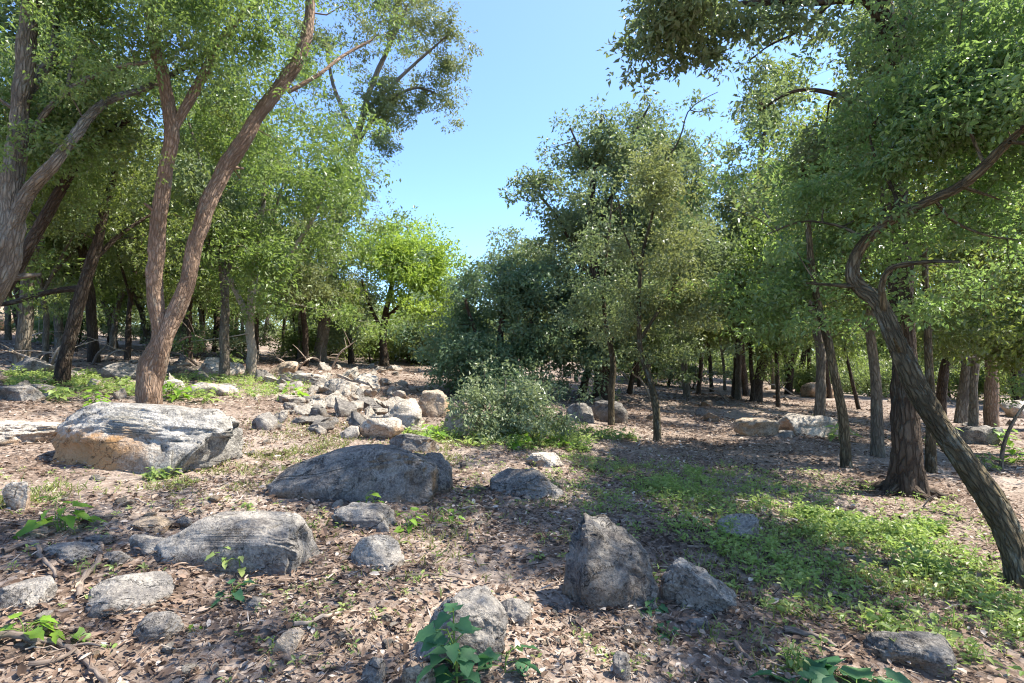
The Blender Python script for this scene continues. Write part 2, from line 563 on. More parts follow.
def foliage(tips, per, rng, Rc=.42, flat=.6, sub=7, sig=.10, leafL=.055, center=None, droop=.25, up=.9):
    sig, Rc = sig * .60, Rc * 1.12
    per = int(per * .60)
    n = len(tips)
    tsz = np.repeat(rng.uniform(.55, 1.45, n), sub)[:, None]
    sc = rdir(n * sub, rng) * (rng.random((n * sub, 1)) ** .5) * np.array([Rc, Rc, Rc * flat]) * tsz
    sc = np.repeat(tips, sub, axis=0) + sc
    ps = max(1, per // sub)
    k = n * sub * ps
    base = np.repeat(sc, ps, axis=0)
    cnt = rng.random(n * sub)
    off = rng.normal(size=(k, 3)) * sig * np.array([1, 1, .7])
    pos = base + off
    cc = np.repeat(rng.random(n), sub * ps)
    cs = np.repeat(cnt, ps)
    keep = rng.random(k) < .55 + .45 * np.repeat(rng.random(n * sub), ps)
    pos, off, cc, cs = pos[keep], off[keep], cc[keep], cs[keep]
    k = len(pos)
    d = bez(off) * .8 + rng.normal(size=(k, 3)) * .5 + np.array([0, 0, -droop])
    nr = rng.normal(size=(k, 3)) * .75 + np.array([0, 0, up])
    L = leafL * 1.5 * (.5 + .9 * rng.random(k) ** 1.3)
    lf = np.column_stack([rng.random(k), np.clip(cc * .6 + cs * .6 - .25, 0, 1) * rng.random(k) ** .4])
    return pos, d, nr, L, lf


def px_blobs(bl):
    out = []
    for b in bl:
        px, py, Y, rx, ry, rY = b[:6]
        c = at(px, py, Y)
        w = b[6] if len(b) > 6 else (rx * ry)
        out.append((*c, rx * Y / F, rY, ry * Y / F, w))
    return out


def make_tree(name, label, base, stems, blobs, nclust, per, leafL, lmat, bmat, seed, group=None, Rc=.42, sig=.10,
              wr=.5, hexa=False, near=False, flat=.6, px=True, shell=.42, cat='tree', flare=.25, sub=7, seg=None, extra=None, droop=.25, up=.9, twigr=.03, roots=False):
    """stems: list of polylines of (px, py, Y, width_px); the first starts on the ground."""
    rng = np.random.default_rng(seed)
    rt = root(name, base, label, cat, group)
    skel, limbs = [], []
    for si, st in enumerate(stems):
        if px:
            P = np.array([at(a, b, c) for a, b, c, w in st])
            rad = np.array([w * (.79 if near else .88) * c / F / 2 for a, b, c, w in st])
        else:
            P = np.array([s[:3] for s in st], float)
            rad = np.array([s[3] for s in st], float)
        if si == 0:
            rad0 = rad[0]
            P[0] = base - np.array([0, 0, .12])
        step = .03 if near else .12
        Q, q = spline(P, rad, step)
        jit = fbm(np.column_stack([np.arange(len(Q)) * step * 1.6, np.full(len(Q), si * 3.3), np.full(len(Q), seed * 1.1)]), 2, seed)
        jit2 = fbm(np.column_stack([np.arange(len(Q)) * step * 1.6, np.full(len(Q), si * 3.3 + 50), np.full(len(Q), seed * 1.1)]), 2, seed)
        amp = np.minimum(np.arange(len(Q)) * step, 1) * (.14 * q + .008)
        Q = Q + np.column_stack([jit * amp, jit2 * amp, 0 * amp])
        tb = Tubes()
        sg = seg or (56 if near and q.max() > .08 else 24 if near else 12)
        tb.add(Q, q, seg=sg, rough=.16 if near else .14, fiss=(.010 if q.max() > .08 else .004) if near else 0, seed=seed + si, flare=flare if si == 0 else 0)
        nm = 'trunk' if si == 0 else 'limb'
        limbs.append(link(nm, tb.mesh(nm, bmat, base), rt))
        if near and q.max() > .05:
            for m in range(2):
                i0 = int(len(Q) * rng.uniform(.15, .85))
                tdir = bez(Q[min(i0 + 3, len(Q) - 1)] - Q[i0 - 3])
                od = np.cross(tdir, rdir(1, rng)[0])
                od = bez(od) + tdir * .6
                ln = rng.uniform(1.6, 3.2) * q[i0]
                tb2 = Tubes()
                tb2.add(*spline([Q[i0] + od * q[i0] * .5, Q[i0] + od * (q[i0] + ln * .3), Q[i0] + od * (q[i0] + ln * .6) + np.array([0, 0, -.01])], [q[i0] * .3, q[i0] * .2, q[i0] * .11], .02), seg=10, rough=.3, seed=seed + m)
                link('branch_stub', tb2.mesh('branch_stub', bmat, base), rt)
        if near:
            Q, q = Q[::5], q[::5]
        lo = int(len(Q) * .3) if si == 0 else 0
        skel.append((Q[lo:], q[lo:]))
    if near and roots:
        r0 = rad0
        for k in range(6):
            a = k * 1.05 + rng.random() * .6
            ln = r0 * rng.uniform(2.6, 4.2)
            P = []
            for t, h_, in ((.15, .8), (.45, .28), (.75, .04), (1.0, -.25)):
                x_, y_ = base[0] + math.cos(a + .2 * t) * ln * t, base[1] + math.sin(a + .2 * t) * ln * t
                P.append([x_, y_, float(terrain(x_, y_)[0]) + h_ * r0])
            tb = Tubes()
            tb.add(*spline(np.array(P), r0 * np.array([.42, .34, .22, .10]), .03), seg=16, rough=.2, fiss=.004, seed=seed + 60 + k)
            link('root', tb.mesh('root', bmat, base), rt)
    B = px_blobs(blobs) if px else blobs
    if nclust:
        tips = crown_points(B, nclust, rng, shell)
        if extra is not None:
            tips = np.vstack([tips, extra])
        tbs = [Tubes() for _ in skel]
        grow(skel, tips, rng, tbs, rmax=twigr)
        for q_, lo_ in zip(tbs, limbs):
            if q_.n:
                link('branchwork', q_.mesh('branchwork', bmat, base), lo_)
        pos, d, nr, L, lf = foliage(tips, per, rng, Rc=Rc, sig=sig, leafL=leafL, flat=flat, sub=sub, droop=droop, up=up)
        link('crown', leaves_mesh('crown', pos, d, nr, L, L * wr, lf, lmat, base, hexa=hexa), rt)
    return rt


# ------------------------------------------------------------------ rocks
_ico = {}


def ico(sub):
    if sub not in _ico:
        import bmesh
        bm = bmesh.new()
        bmesh.ops.create_icosphere(bm, subdivisions=sub, radius=1)
        V = np.array([v.co[:] for v in bm.verts])
        Fc = np.array([[v.index for v in f.verts] for f in bm.faces])
        bm.free()
        _ico[sub] = (V, Fc)
    return _ico[sub]


def rock_shape(seed, sub=5, box=.55, cuts=9, rough=.10, prof=None, hard=.92, layers=0.0, cutlo=.55, chip=.045, under=-.08):
    rng = np.random.default_rng(seed)
    V, Fc = ico(sub)
    p = np.sign(V) * np.abs(V) ** box
    p = p / np.max(np.abs(p))
    for k in range(cuts):
        nn = bez(rng.normal(size=3) * np.array([1, 1, .8]))
        o = rng.uniform(cutlo, .95)
        dd = p @ nn - o
        p = p - np.where(dd > 0, dd * hard, 0)[:, None] * nn
    nl = bez(p)
    off = seed * 3.17
    wp = p + .12 * np.column_stack([vnoise(p * 2.5 + off + 9 * q, seed) for q in range(3)])
    K = 16
    cs = bez(rng.normal(size=(K, 3))) * rng.uniform(.5, 1.1, (K, 1))
    D = np.linalg.norm(wp[:, None] - cs[None], axis=2)
    o2 = np.sort(D, axis=1)
    idc = np.argmin(D, axis=1)
    hv = rng.uniform(-1, 1, K)
    p = p + nl * (chip * hv[idc])[:, None]
    edge = np.exp(-((o2[:, 1] - o2[:, 0]) / .035) ** 2) * np.clip(vnoise(p * 1.7 + off, seed + 31) + .35, 0, 1)
    p = p - nl * (edge * chip * 1.1)[:, None]
    cn = vnoise(p * np.array([1.6, 1.6, 2.6]) + off, seed + 41) + .35 * vnoise(p * 5 + off, seed + 42)
    p = p - nl * (np.exp(-(cn / .045) ** 2) * chip * .8)[:, None]
    p = p + nl * (rough * fbm(p * 1.6 + off, 3, seed))[:, None]
    rid = 1 - np.abs(fbm(p * 3.2 + off, 4, seed + 3))
    p = p + nl * (rough * .75 * (rid - .6))[:, None]
    p = p + nl * (rough * .30 * fbm(p * 9 + off, 3, seed + 9))[:, None]
    if layers:
        zz = p[:, 2] * 6 + .6 * fbm(p * 1.5 + off, 2, seed + 20)
        p[:, :2] *= (1 + layers * (np.abs((zz % 1) - .5) - .25))[:, None]
    p[:, :2] *= (1 - under * (1 - p[:, 2]) * .5)[:, None]
    p = p / np.max(np.abs(p), axis=0)
    if prof is not None:
        xs = [a for a, b in prof]
        hs = [b for a, b in prof]
        f = np.interp((p[:, 0] + 1) / 2, xs, hs)
        f = f + .05 * vnoise(p * 4 + off, seed)
        p[:, 2] = np.where(p[:, 2] > -.3, (p[:, 2] + .3) * f - .3, p[:, 2])
    return p, Fc


def rock(bbox, label, mat, seed, depth=.7, prof=None, cat='rock', name='boulder', sub=5, yaw=0, group=None, sink=.25, **kw):
    x0, y0, x1, y1 = bbox
    g = ground_at((x0 + x1) / 2, y1 - 1)
    Y = g[1]
    w = (x1 - x0) / F * Y
    ext = (y1 - y0) / F * Y
    dep = w * depth
    tn = (y1 - 341.5) / F
    for _ in range(2):
        Yc = Y + dep * .42
        wc = (x1 - x0) / F * Yc
        hgt = max(ext - dep * .75 * tn, .35 * ext)
    p, Fc = rock_shape(seed, sub=sub, prof=prof, **kw)
    p = p * np.array([wc / 2, dep / 2, hgt / 2 / (1 - sink / 2)])
    c, s = math.cos(yaw), math.sin(yaw)
    p = np.column_stack([p[:, 0] * c - p[:, 1] * s, p[:, 0] * s + p[:, 1] * c, p[:, 2]])
    k = (max(p[:, 0]) - min(p[:, 0])) / wc
    p[:, 0] /= k
    cx = ((x0 + x1) / 2 - 512) / F * Yc
    gz = float(terrain(cx, Yc)[0])
    zlow = min(gz, g[2])
    ztop = CAM[2] + (341.5 - y0) / F * (Yc + dep * .2)
    hh = max(ztop - zlow, .62 * ext)
    lo = -.25 * hh
    p[:, 2] = (p[:, 2] - p[:, 2].min()) / np.ptp(p[:, 2])
    wst = .30                                   # everything under this share is buried
    p[:, 2] = zlow + (p[:, 2] - wst) / (1 - wst) * hh
    me = raw_mesh(name, p, Fc.ravel(), np.arange(len(Fc)) * 3, mat, True)
    o = link(name, me, None, (cx, Yc, 0))
    PEND.append((cx, Yc, wc * .62, dep * .62, min(.032, .05 * wc)))
    return tag(o, label, cat, group)


PEND = []
# ================================================================== SETTING
# ------------------------------------------------------------------ green masks (world positions)
def poly_world(pts):
    return np.array([ground_at(*p)[:2] for p in pts])


def in_poly(P, poly):
    x, y = P[:, 0], P[:, 1]
    ins = np.zeros(len(P), bool)
    j = len(poly) - 1
    for i in range(len(poly)):
        xi, yi = poly[i]
        xj, yj = poly[j]
        c = ((yi > y) != (yj > y)) & (x < (xj - xi) * (y - yi) / (yj - yi + 1e-12) + xi)
        ins ^= c
        j = i
    return ins


HERB = poly_world([(625, 482), (690, 474), (760, 492), (810, 500), (900, 545), (960, 560), (1100, 590), (1100, 640), (960, 665), (880, 640), (800, 630), (740, 585), (690, 550), (650, 520), (620, 500)])
HERB2 = poly_world([(850, 530), (940, 520), (950, 580), (870, 570)])


# ------------------------------------------------------------------ leaf litter
def litter():
    rng = np.random.default_rng(3)
    out = []
    for (r0, r1, dens, size) in ((1.6, 3.6, 2500, .037), (3.6, 6, 1500, .042), (6, 9, 900, .045), (9, 15, 400, .058), (15, 26, 110, .085)):
        a0, a1 = math.radians(-50), math.radians(50)
        area = (a1 - a0) / 2 * (r1 ** 2 - r0 ** 2)
        n = int(area * dens)
        r = np.sqrt(rng.uniform(r0 ** 2, r1 ** 2, n))
        a = rng.uniform(a0, a1, n)
        x, y = r * np.sin(a), r * np.cos(a)
        out.append((x, y, np.full(n, size)))
    x = np.concatenate([o[0] for o in out])
    y = np.concatenate([o[1] for o in out])
    s = np.concatenate([o[2] for o in out])
    P2 = np.column_stack([x, y, np.zeros(len(x))])
    den = vnoise(P2 * 1.1, 33) * .5 + .5 + .35 * vnoise(P2 * 4, 34)
    keep = rng.random(len(x)) < .12 + 1.25 * den
    x, y, s, P2 = x[keep], y[keep], s[keep], P2[keep]
    n = len(x)
    z = terrain(x, y) + rng.random(n) ** 1.5 * .03
    ang = rng.random(n) * 2 * np.pi
    d = np.column_stack([np.cos(ang), np.sin(ang), rng.normal(size=n) * .22])
    nr = np.column_stack([rng.normal(size=(n, 2)) * .38, np.ones(n)])
    L = s * (.45 + .9 * rng.random(n) ** 1.3 + .7 * (rng.random(n) > .94))
    wf = rng.choice([.07, .3, .5, .65], n, p=[.27, .24, .29, .20])
    L = L * np.where(wf < .1, 1.9, 1)
    Wd = L * wf
    tone = np.clip(rng.normal(.45, .34, n) + .22 * vnoise(P2 * .9, 40), 0, 1)
    lf = np.column_stack([tone, rng.random(n) ** 2])
    me = leaves_mesh('leaf_litter', np.column_stack([x, y, z]), d, nr, L, Wd, lf, M['litter'], 0, hexa=True, fold=.22, droop=-.08)
    tag(link('leaf_litter', me), 'brown and tan dry oak leaves covering the woodland floor', 'leaf litter', kind='stuff')




# ------------------------------------------------------------------ herbs and grass (stuff)
def herb_patch(name, label, polys, n, hmax, size, mat, seed, clump=.6, thr=-.05):
    rng = np.random.default_rng(seed)
    allp = []
    for poly in polys:
        lo, hi = poly.min(0), poly.max(0)
        P = rng.uniform(lo - .3, hi + .3, (n * 6, 2))
        q = np.column_stack([P, np.zeros(len(P))])
        jit = np.column_stack([vnoise(q * 2.2, seed), vnoise(q * 2.2 + 40, seed)]) * .35
        ok = in_poly(P + jit, poly) & (vnoise(q * 2.2, seed + 2) + .6 * vnoise(q * 7, seed + 3) + rng.normal(size=len(P)) * .8 > thr)
        allp.append(P[ok][:n])
    P = np.vstack(allp)
    k = len(P)
    ht = hmax * (.25 + .75 * rng.random(k) ** 1.6) * (1 + .5 * vnoise(np.column_stack([P, np.zeros(k)]) * 3, seed + 8))
    nl = 8
    base = np.repeat(np.column_stack([P, terrain(P[:, 0], P[:, 1])]), nl, axis=0)
    hh = np.repeat(ht, nl)
    t = rng.random(len(base)) ** .6
    a = rng.random(len(base)) * 2 * np.pi
    sp = hh * .45 * rng.random(len(base))
    pos = base + np.column_stack([np.cos(a) * sp, np.sin(a) * sp, hh * t])
    d = np.column_stack([np.cos(a), np.sin(a), .35 + .4 * rng.normal(size=len(a))])
    nr = np.column_stack([rng.normal(size=(len(a), 2)) * .4, np.ones(len(a))])
    L = size * (.4 + 1.1 * rng.random(len(a)) ** 1.5) * np.repeat(.7 + .7 * rng.random(k), nl)
    lf = np.column_stack([rng.random(len(a)), np.repeat(rng.random(k), nl) * .8])
    # stems as thin upright slivers
    sd = np.column_stack([rng.normal(size=(k, 2)) * .25, np.ones(k)])
    pos = np.vstack([pos, np.column_stack([P, terrain(P[:, 0], P[:, 1])])])
    d = np.vstack([d, sd])
    nr = np.vstack([nr, rdir(k, rng) * np.array([1, 1, .1])])
    Lx = np.concatenate([L, ht])
    Wx = np.concatenate([L * .55, np.full(k, .004)])
    lf = np.vstack([lf, np.column_stack([rng.random(k), rng.random(k)])])
    tag(link(name, leaves_mesh(name, pos, d, nr, Lx, Wx, lf, mat, 0, hexa=True)), label, 'ground cover', kind='stuff')


herb_patch('green_herbs', 'low bright green herbs carpeting the ground in a diagonal band at right', [HERB, HERB2], 3000, .13, .034, M['herb'], 51, thr=.65)


herb_patch('scattered_seedlings', 'sparse green seedlings sprinkled through the dry litter', [poly_world([(-40, 470), (560, 455), (700, 470), (900, 520), (700, 683), (-60, 683)])], 1500, .07, .022, M['herb'], 57, thr=1.05)
herb_patch('thin_green_fringe', 'thin scattered weeds fringing the green band of herbs', [poly_world([(540, 450), (760, 462), (1000, 520), (1150, 600), (1150, 683), (800, 683), (640, 600), (560, 520)])], 1500, .09, .026, M['herb'], 58, thr=.75)


def grass_tufts(name, label, spots, mat, seed, L=.12):
    rng = np.random.default_rng(seed)
    P = []
    for (px, py, rx, ry, n) in spots:
        g = ground_at(px, py)
        wx = rx / F * g[1]
        g1 = ground_at(px, py - ry)
        wy = abs(g1[1] - g[1])
        q = rng.normal(size=(n, 2)) * np.array([wx, wy]) * .6 + g[:2]
        P.append(q)
    P = np.vstack(P)
    q3 = np.column_stack([P, np.zeros(len(P))])
    P = P[vnoise(q3 * 3, seed) + .6 * vnoise(q3 * 9, seed + 1) > -.1]
    k = len(P)
    d = np.column_stack([rng.normal(size=(k, 2)) * .6, np.ones(k)])
    nr = rdir(k, rng) * np.array([1, 1, .2])
    l = L * (.4 + rng.random(k))
    lf = np.column_stack([rng.random(k), rng.random(k) ** 2])
    tag(link(name, leaves_mesh(name, np.column_stack([P, terrain(P[:, 0], P[:, 1]) - .005]), d, nr, l, .0035 + .003 * rng.random(k), lf, mat, 0, hexa=True, droop=.45)), label, 'grass', kind='stuff')


grass_tufts('grass', 'short sunlit grass growing in tufts between the boulders',
            [(260, 462, 60, 14, 2600), (210, 485, 60, 10, 1500), (330, 445, 40, 10, 900), (450, 450, 60, 10, 2200), (520, 440, 70, 10, 2000), (300, 430, 60, 14, 1200),
             (190, 470, 45, 7, 1200), (20, 500, 40, 16, 900), (440, 525, 40, 30, 500), (600, 470, 60, 8, 900), (560, 500, 60, 16, 900), (700, 475, 60, 12, 900),
             (240, 385, 60, 8, 900), (330, 395, 60, 10, 900), (190, 370, 70, 8, 900), (820, 425, 60, 8, 500), (720, 640, 60, 30, 260), (330, 530, 60, 30, 250), (700, 500, 60, 20, 1800), (800, 540, 70, 25, 1600), (900, 590, 80, 25, 1400), (980, 600, 60, 25, 900), (760, 580, 60, 25, 900)], M['grass'], 61, L=.055)
herb_patch('weed_cover', 'patches of low leafy weeds growing on the shaded bank at left', [poly_world([(100, 385), (240, 375), (330, 385), (250, 400), (120, 400)]), poly_world([(0, 372), (90, 372), (130, 392), (30, 400)]),
           poly_world([(400, 430), (560, 425), (640, 440), (560, 452), (430, 450)])], 900, .16, .05, M['herb'], 52, thr=.12)

# ================================================================== ROCKS
RK = [
 # bbox, label, material, seed, dict
 ((56, 399, 236, 478), 'long pale limestone boulder with an orange stained front below the forked tree', 'rock_stain', 11, dict(depth=.62, prof=[(0, .6), (.10, .9), (.2, 1), (.45, .95), (.8, .85), (.93, .8), (1, .6)], layers=.0, box=.34, cuts=6, cutlo=.84, under=.16, chip=.07, rough=.09)),
 ((-40, 418, 62, 452), 'low pale slab at the left edge beside the orange stained boulder', 'rock_pale', 12, dict(depth=.9, layers=.04)),
 ((275, 440, 440, 505), 'broad dark grey cracked boulder with a domed top in the middle', 'rock_dark', 13, dict(depth=.65, prof=[(0, .35), (.15, .6), (.4, .84), (.65, .98), (.9, 1.1), (1, .9)], rough=.06, cuts=6, box=.42, cutlo=.85, chip=.06)),
 ((418, 452, 455, 496), 'narrow dark wedge of rock split off the right of the domed boulder', 'rock_dark', 14, dict(depth=1.2, rough=.1)),
 ((388, 432, 440, 456), 'dark grey hump of rock directly behind the domed boulder', 'rock_dark', 15, dict(depth=.7)),
 ((160, 513, 312, 576), 'long grey block of stone with a squared left end', 'rock_grey', 36, dict(depth=.5, prof=[(0, .8), (.3, 1), (.6, .95), (.9, .85), (1, .55)], box=.28, cuts=4, rough=.06, cutlo=.88, chip=.05, under=.05)),
 ((335, 502, 402, 533), 'flat grey rock lying just in front of the domed boulder', 'rock_grey', 17, dict(depth=.8)),
 ((352, 535, 407, 575), 'rounded grey rock alone on the litter below the flat one', 'rock_grey', 18, dict(depth=.9, box=.6, cuts=6, rough=.06)),
 ((553, 510, 648, 614), 'tall dark blocky boulder sloping down to the right at the edge of the green herbs', 'rock_dark', 19, dict(depth=.75, prof=[(0, .85), (.12, 1.05), (.4, .98), (.6, .86), (.8, .68), (1, .4)], rough=.11, cuts=10, box=.45, cutlo=.5, chip=.05)),
 ((658, 554, 738, 620), 'elongated grey rock slanting down right of the sloping boulder', 'rock_grey', 20, dict(depth=.7, prof=[(0, .9), (.3, 1), (.7, .65), (1, .25)], yaw=-.5, rough=.09)),
 ((414, 584, 512, 674), 'rounded grey boulder behind the tall leafy plant in the foreground', 'rock_grey', 21, dict(depth=.85, prof=[(0, .5), (.2, .85), (.45, 1), (.7, .95), (1, .5)], rough=.1, cuts=11)),
 ((486, 468, 562, 503), 'low dark grey rock between the domed boulder and the herbs', 'rock_dark', 22, dict(depth=.7, prof=[(0, .8), (.3, 1), (.7, .9), (1, .5)])),
 ((6, 480, 33, 513), 'small white stone standing upright near the left edge', 'rock_pale', 23, dict(depth=.7, box=.45)),
 ((92, 578, 170, 617), 'smooth pale grey slab pointing up to the right', 'rock_grey', 24, dict(depth=.9, yaw=.5, rough=.05, cuts=7)),
 ((140, 609, 188, 645), 'pale angular stone below the smooth slab', 'rock_grey', 25, dict(depth=.8)),
 ((44, 541, 106, 569), 'dark low stone left of the long squared block', 'rock_grey', 26, dict(depth=.7)),
 ((99, 550, 131, 569), 'small rounded stone between the dark low stone and the block', 'rock_grey', 27, dict(depth=.8)),
 ((0, 576, 48, 612), 'bluish flat stone half buried at the left edge', 'rock_grey', 28, dict(depth=1., rough=.05)),
 ((128, 532, 176, 562), 'grey stone touching the squared end of the long block', 'rock_grey', 29, dict(depth=.8)),
 ((133, 517, 172, 534), 'flat pale stone just above the stones by the long block', 'rock_warm', 30, dict(depth=.8)),
 ((176, 515, 194, 531), 'small blue grey stone behind the long block', 'rock_grey', 31, dict(depth=.8)),
 ((85, 533, 120, 549), 'thin dark stone above the small rounded stone', 'rock_dark', 47, dict(depth=.8)),
 ((501, 599, 534, 627), 'small grey stone right beside the foreground boulder', 'rock_grey', 32, dict(depth=.9)),
 ((276, 628, 304, 656), 'small orange tinted angular stone in a sunny spot', 'rock_warm', 33, dict(depth=.8, box=.45)),
 ((613, 650, 632, 682), 'narrow pale stone at the bottom below the sloping boulder', 'rock_grey', 34, dict(depth=1.)),
 ((360, 654, 384, 690), 'upright grey stone at the bottom edge left of the leafy plant', 'rock_grey', 35, dict(depth=.8)),
 ((400, 662, 434, 696), 'brownish stone at the bottom edge at the foot of the leafy plant', 'rock_warm', 16, dict(depth=.8)),
 ((868, 628, 948, 672), 'flat slate grey slab lying under the herbs at lower right', 'rock_dark', 37, dict(depth=.75, yaw=-.5, rough=.05)),
 ((688, 617, 712, 633), 'fist sized grey stone below the elongated rock', 'rock_grey', 38, dict(depth=.9)),
 ((244, 559, 279, 579), 'small grey stone in front of the right end of the long block', 'rock_grey', 39, dict(depth=.8)),
 ((528, 452, 567, 471), 'pale flat stone in the sun above the low dark rock', 'rock_pale', 40, dict(depth=.8)),
 ((716, 513, 764, 541), 'grey stone peeping out of the green herbs', 'rock_grey', 41, dict(depth=.8)),
 ((442, 402, 482, 438), 'rounded boulder with an orange top at the foot of the pale shrub', 'rock_warm', 42, dict(depth=.9, rough=.09)),
 ((417, 389, 448, 420), 'upright warm grey boulder left of the orange topped one', 'rock_warm', 43, dict(depth=.8)),
 ((384, 398, 426, 432), 'jagged pale boulder in the sunlit clearing', 'rock_pale', 44, dict(depth=.8, rough=.14, cuts=12)),
 ((361, 416, 402, 442), 'rounded light grey stone behind the domed boulder', 'rock_pale', 45, dict(depth=.9)),
 ((736, 417, 776, 439), 'tan rock in the open shade of the wood at right', 'rock_warm', 46, dict(depth=.8)),
 ((776, 413, 832, 438), 'wide flat pale rock right of the tan rock', 'rock_pale', 48, dict(depth=.8, rough=.12)),
 ((806, 382, 836, 400), 'rock heap stone far back between the slim trunks', 'rock_warm', 49, dict(depth=.8)),
 ((566, 402, 596, 424), 'grey boulder left of the twin dark trunks', 'rock_grey', 50, dict(depth=.8)),
 ((590, 400, 626, 424), 'dark boulder at the foot of the twin dark trunks', 'rock_dark', 51, dict(depth=.8)),
 ((194, 357, 241, 378), 'pale boulder left of the whitish slim trunk', 'rock_pale', 52, dict(depth=.8)),
 ((269, 361, 300, 377), 'tan boulder right of the whitish slim trunk', 'rock_warm', 53, dict(depth=.8)),
 ((98, 362, 142, 382), 'shaded boulder left of the forked trunk', 'rock_grey', 54, dict(depth=.8)),
 ((8, 357, 58, 377), 'long grey outcrop on the bank at far left', 'rock_grey', 55, dict(depth=.6)),
 ((160, 379, 187, 392), 'pale stone just behind the forked trunk', 'rock_pale', 56, dict(depth=.8)),
 ((190, 381, 240, 397), 'low pale ledge right of the forked trunk', 'rock_pale', 57, dict(depth=.8)),
 ((250, 412, 276, 432), 'grey stone standing in the clearing right of the big pale boulder', 'rock_grey', 58, dict(depth=.8, rough=.14)),
 ((340, 425, 362, 441), 'small pale stone in the grass of the clearing', 'rock_pale', 59, dict(depth=.8)),
 ((290, 372, 330, 386), 'flat white rock at the top of the clearing', 'rock_pale', 60, dict(depth=.8)),
 ((320, 378, 352, 396), 'white angular rock in the middle of the rock strewn clearing', 'rock_pale', 61, dict(depth=.8, rough=.13)),
 ((350, 374, 378, 390), 'pale rock at the back of the clearing near the lime green tree', 'rock_pale', 62, dict(depth=.8)),
 ((0, 384, 46, 404), 'shaded grey rock at the left edge behind the pale slab', 'rock_grey', 63, dict(depth=.8)),
 ((240, 596, 268, 612), 'small dark stone on the litter below the long block', 'rock_dark', 64, dict(depth=.8)),
 ((770, 430, 800, 441), 'small low stone in front of the wide flat pale rock', 'rock_grey', 65, dict(depth=.8)),
 ((965, 425, 1000, 446), 'grey rock at right behind the leaning tree', 'rock_grey', 66, dict(depth=.8)),
 ((1000, 400, 1040, 420), 'pale rock at the right edge far behind the leaning tree', 'rock_pale', 67, dict(depth=.8)),
]
for bb, lab, mt, sd, kw in RK:
    big = (bb[2] - bb[0]) > 70
    rock(bb, lab, M[mt], sd, sub=6 if big else 5 if bb[3] > 450 else 4, name='boulder' if (bb[2] - bb[0]) > 42 else 'stone',
         cat='boulder' if (bb[2] - bb[0]) > 42 else 'stone', **kw)

# loose stones: individuals, shapes shared
def loose(n, pick, sizes, label, group, mats, seed, name='stone'):
    rng = np.random.default_rng(seed)
    protos = []
    for k in range(7):
        p, Fc = rock_shape(seed * 10 + k, sub=4, box=.36, cuts=13, rough=.13, hard=1.0, cutlo=.42, chip=.08)
        for mk in mats:
            p2 = p * np.array([1, .8, .55])
            protos.append(raw_mesh(name, p2, Fc.ravel(), np.arange(len(Fc)) * 3, M[mk], True))
    for k in range(n):
        px, py = pick(rng)
        g = ground_at(px, py)
        s = rng.uniform(*sizes) ** 1 * .5
        o = link(name, protos[rng.integers(len(protos))], None, g + np.array([0, 0, s * .12]))
        o.rotation_euler = (rng.normal() * .25, rng.normal() * .25, rng.random() * 6.28)
        q = s * rng.uniform(.8, 1.25)
        o.scale = (s, q, s * rng.uniform(.8, 1.6))
        tag(o, label, 'stone', group)


def clearing(rng):
    t = rng.random()
    t = t ** 1.3
    return 265 + 130 * rng.random() + 30 * t + 15 * rng.normal(), 372 + 62 * t + 3 * rng.normal()


loose(150, clearing, (.12, .6), 'pale broken limestone strewn over the sunlit clearing', 'pale stones of the clearing', ['rock_pale', 'rock_pale', 'rock_grey'], 71)
loose(40, lambda r: (r.uniform(0, 240), r.uniform(352, 400)), (.2, .6), 'grey stone on the shaded bank below the left trees', 'stones of the left bank', ['rock_grey', 'rock_pale'], 72)
loose(40, lambda r: (r.uniform(560, 1020), r.uniform(388, 430)), (.15, .45), 'grey stone lying in the shade of the right wood', 'stones of the right wood', ['rock_grey', 'rock_warm'], 73)
loose(90, lambda r: (r.uniform(0, 760), r.uniform(500, 682)), (.025, .085), 'small loose pebble lying in the dry leaf litter', 'pebbles in the litter', ['rock_grey', 'rock_warm', 'rock_pale'], 74, name='pebble')
loose(40, lambda r: (560 + r.normal() * 55, 625 + r.normal() * 18), (.03, .08), 'small brown pebble in the gravelly patch below the sloping boulder', 'pebbles below the sloping boulder', ['rock_warm', 'rock_grey'], 75, name='pebble')
loose(80, lambda r: (r.uniform(30, 560), r.uniform(440, 530)), (.04, .14), 'small stone lying among the middle boulders', 'small stones among the boulders', ['rock_grey', 'rock_pale', 'rock_warm'], 76)

MOUNDS.extend(PEND)
# ground: radial sheet to the horizon
rr = np.concatenate([[0.0], np.geomspace(.25, 400, 330)])
NA = 900
th = np.arange(NA) / NA * 2 * np.pi
gx = (rr[1:, None] * np.sin(th)[None]).ravel()
gy = (rr[1:, None] * np.cos(th)[None]).ravel()
gx = np.concatenate([[0], gx])
gy = np.concatenate([[0], gy])
V = np.column_stack([gx, gy, terrain(gx, gy)])
nr_ = len(rr) - 1
i = np.arange(nr_ - 1)[:, None] * NA + 1
j = np.arange(NA)[None]
Qd = np.stack([i + j, i + NA + j, i + NA + (j + 1) % NA, i + (j + 1) % NA], 2).reshape(-1, 4)
Tc = np.stack([np.zeros(NA, int), 1 + np.arange(NA), 1 + (np.arange(NA) + 1) % NA], 1)
loops = np.concatenate([Qd.ravel(), Tc.ravel()])
starts = np.concatenate([np.arange(len(Qd)) * 4, len(Qd) * 4 + np.arange(len(Tc)) * 3])
tag(link('ground', raw_mesh('ground', V, loops, starts, M['ground'])), 'stony woodland floor sloping gently down from left to right', kind='structure')


litter()

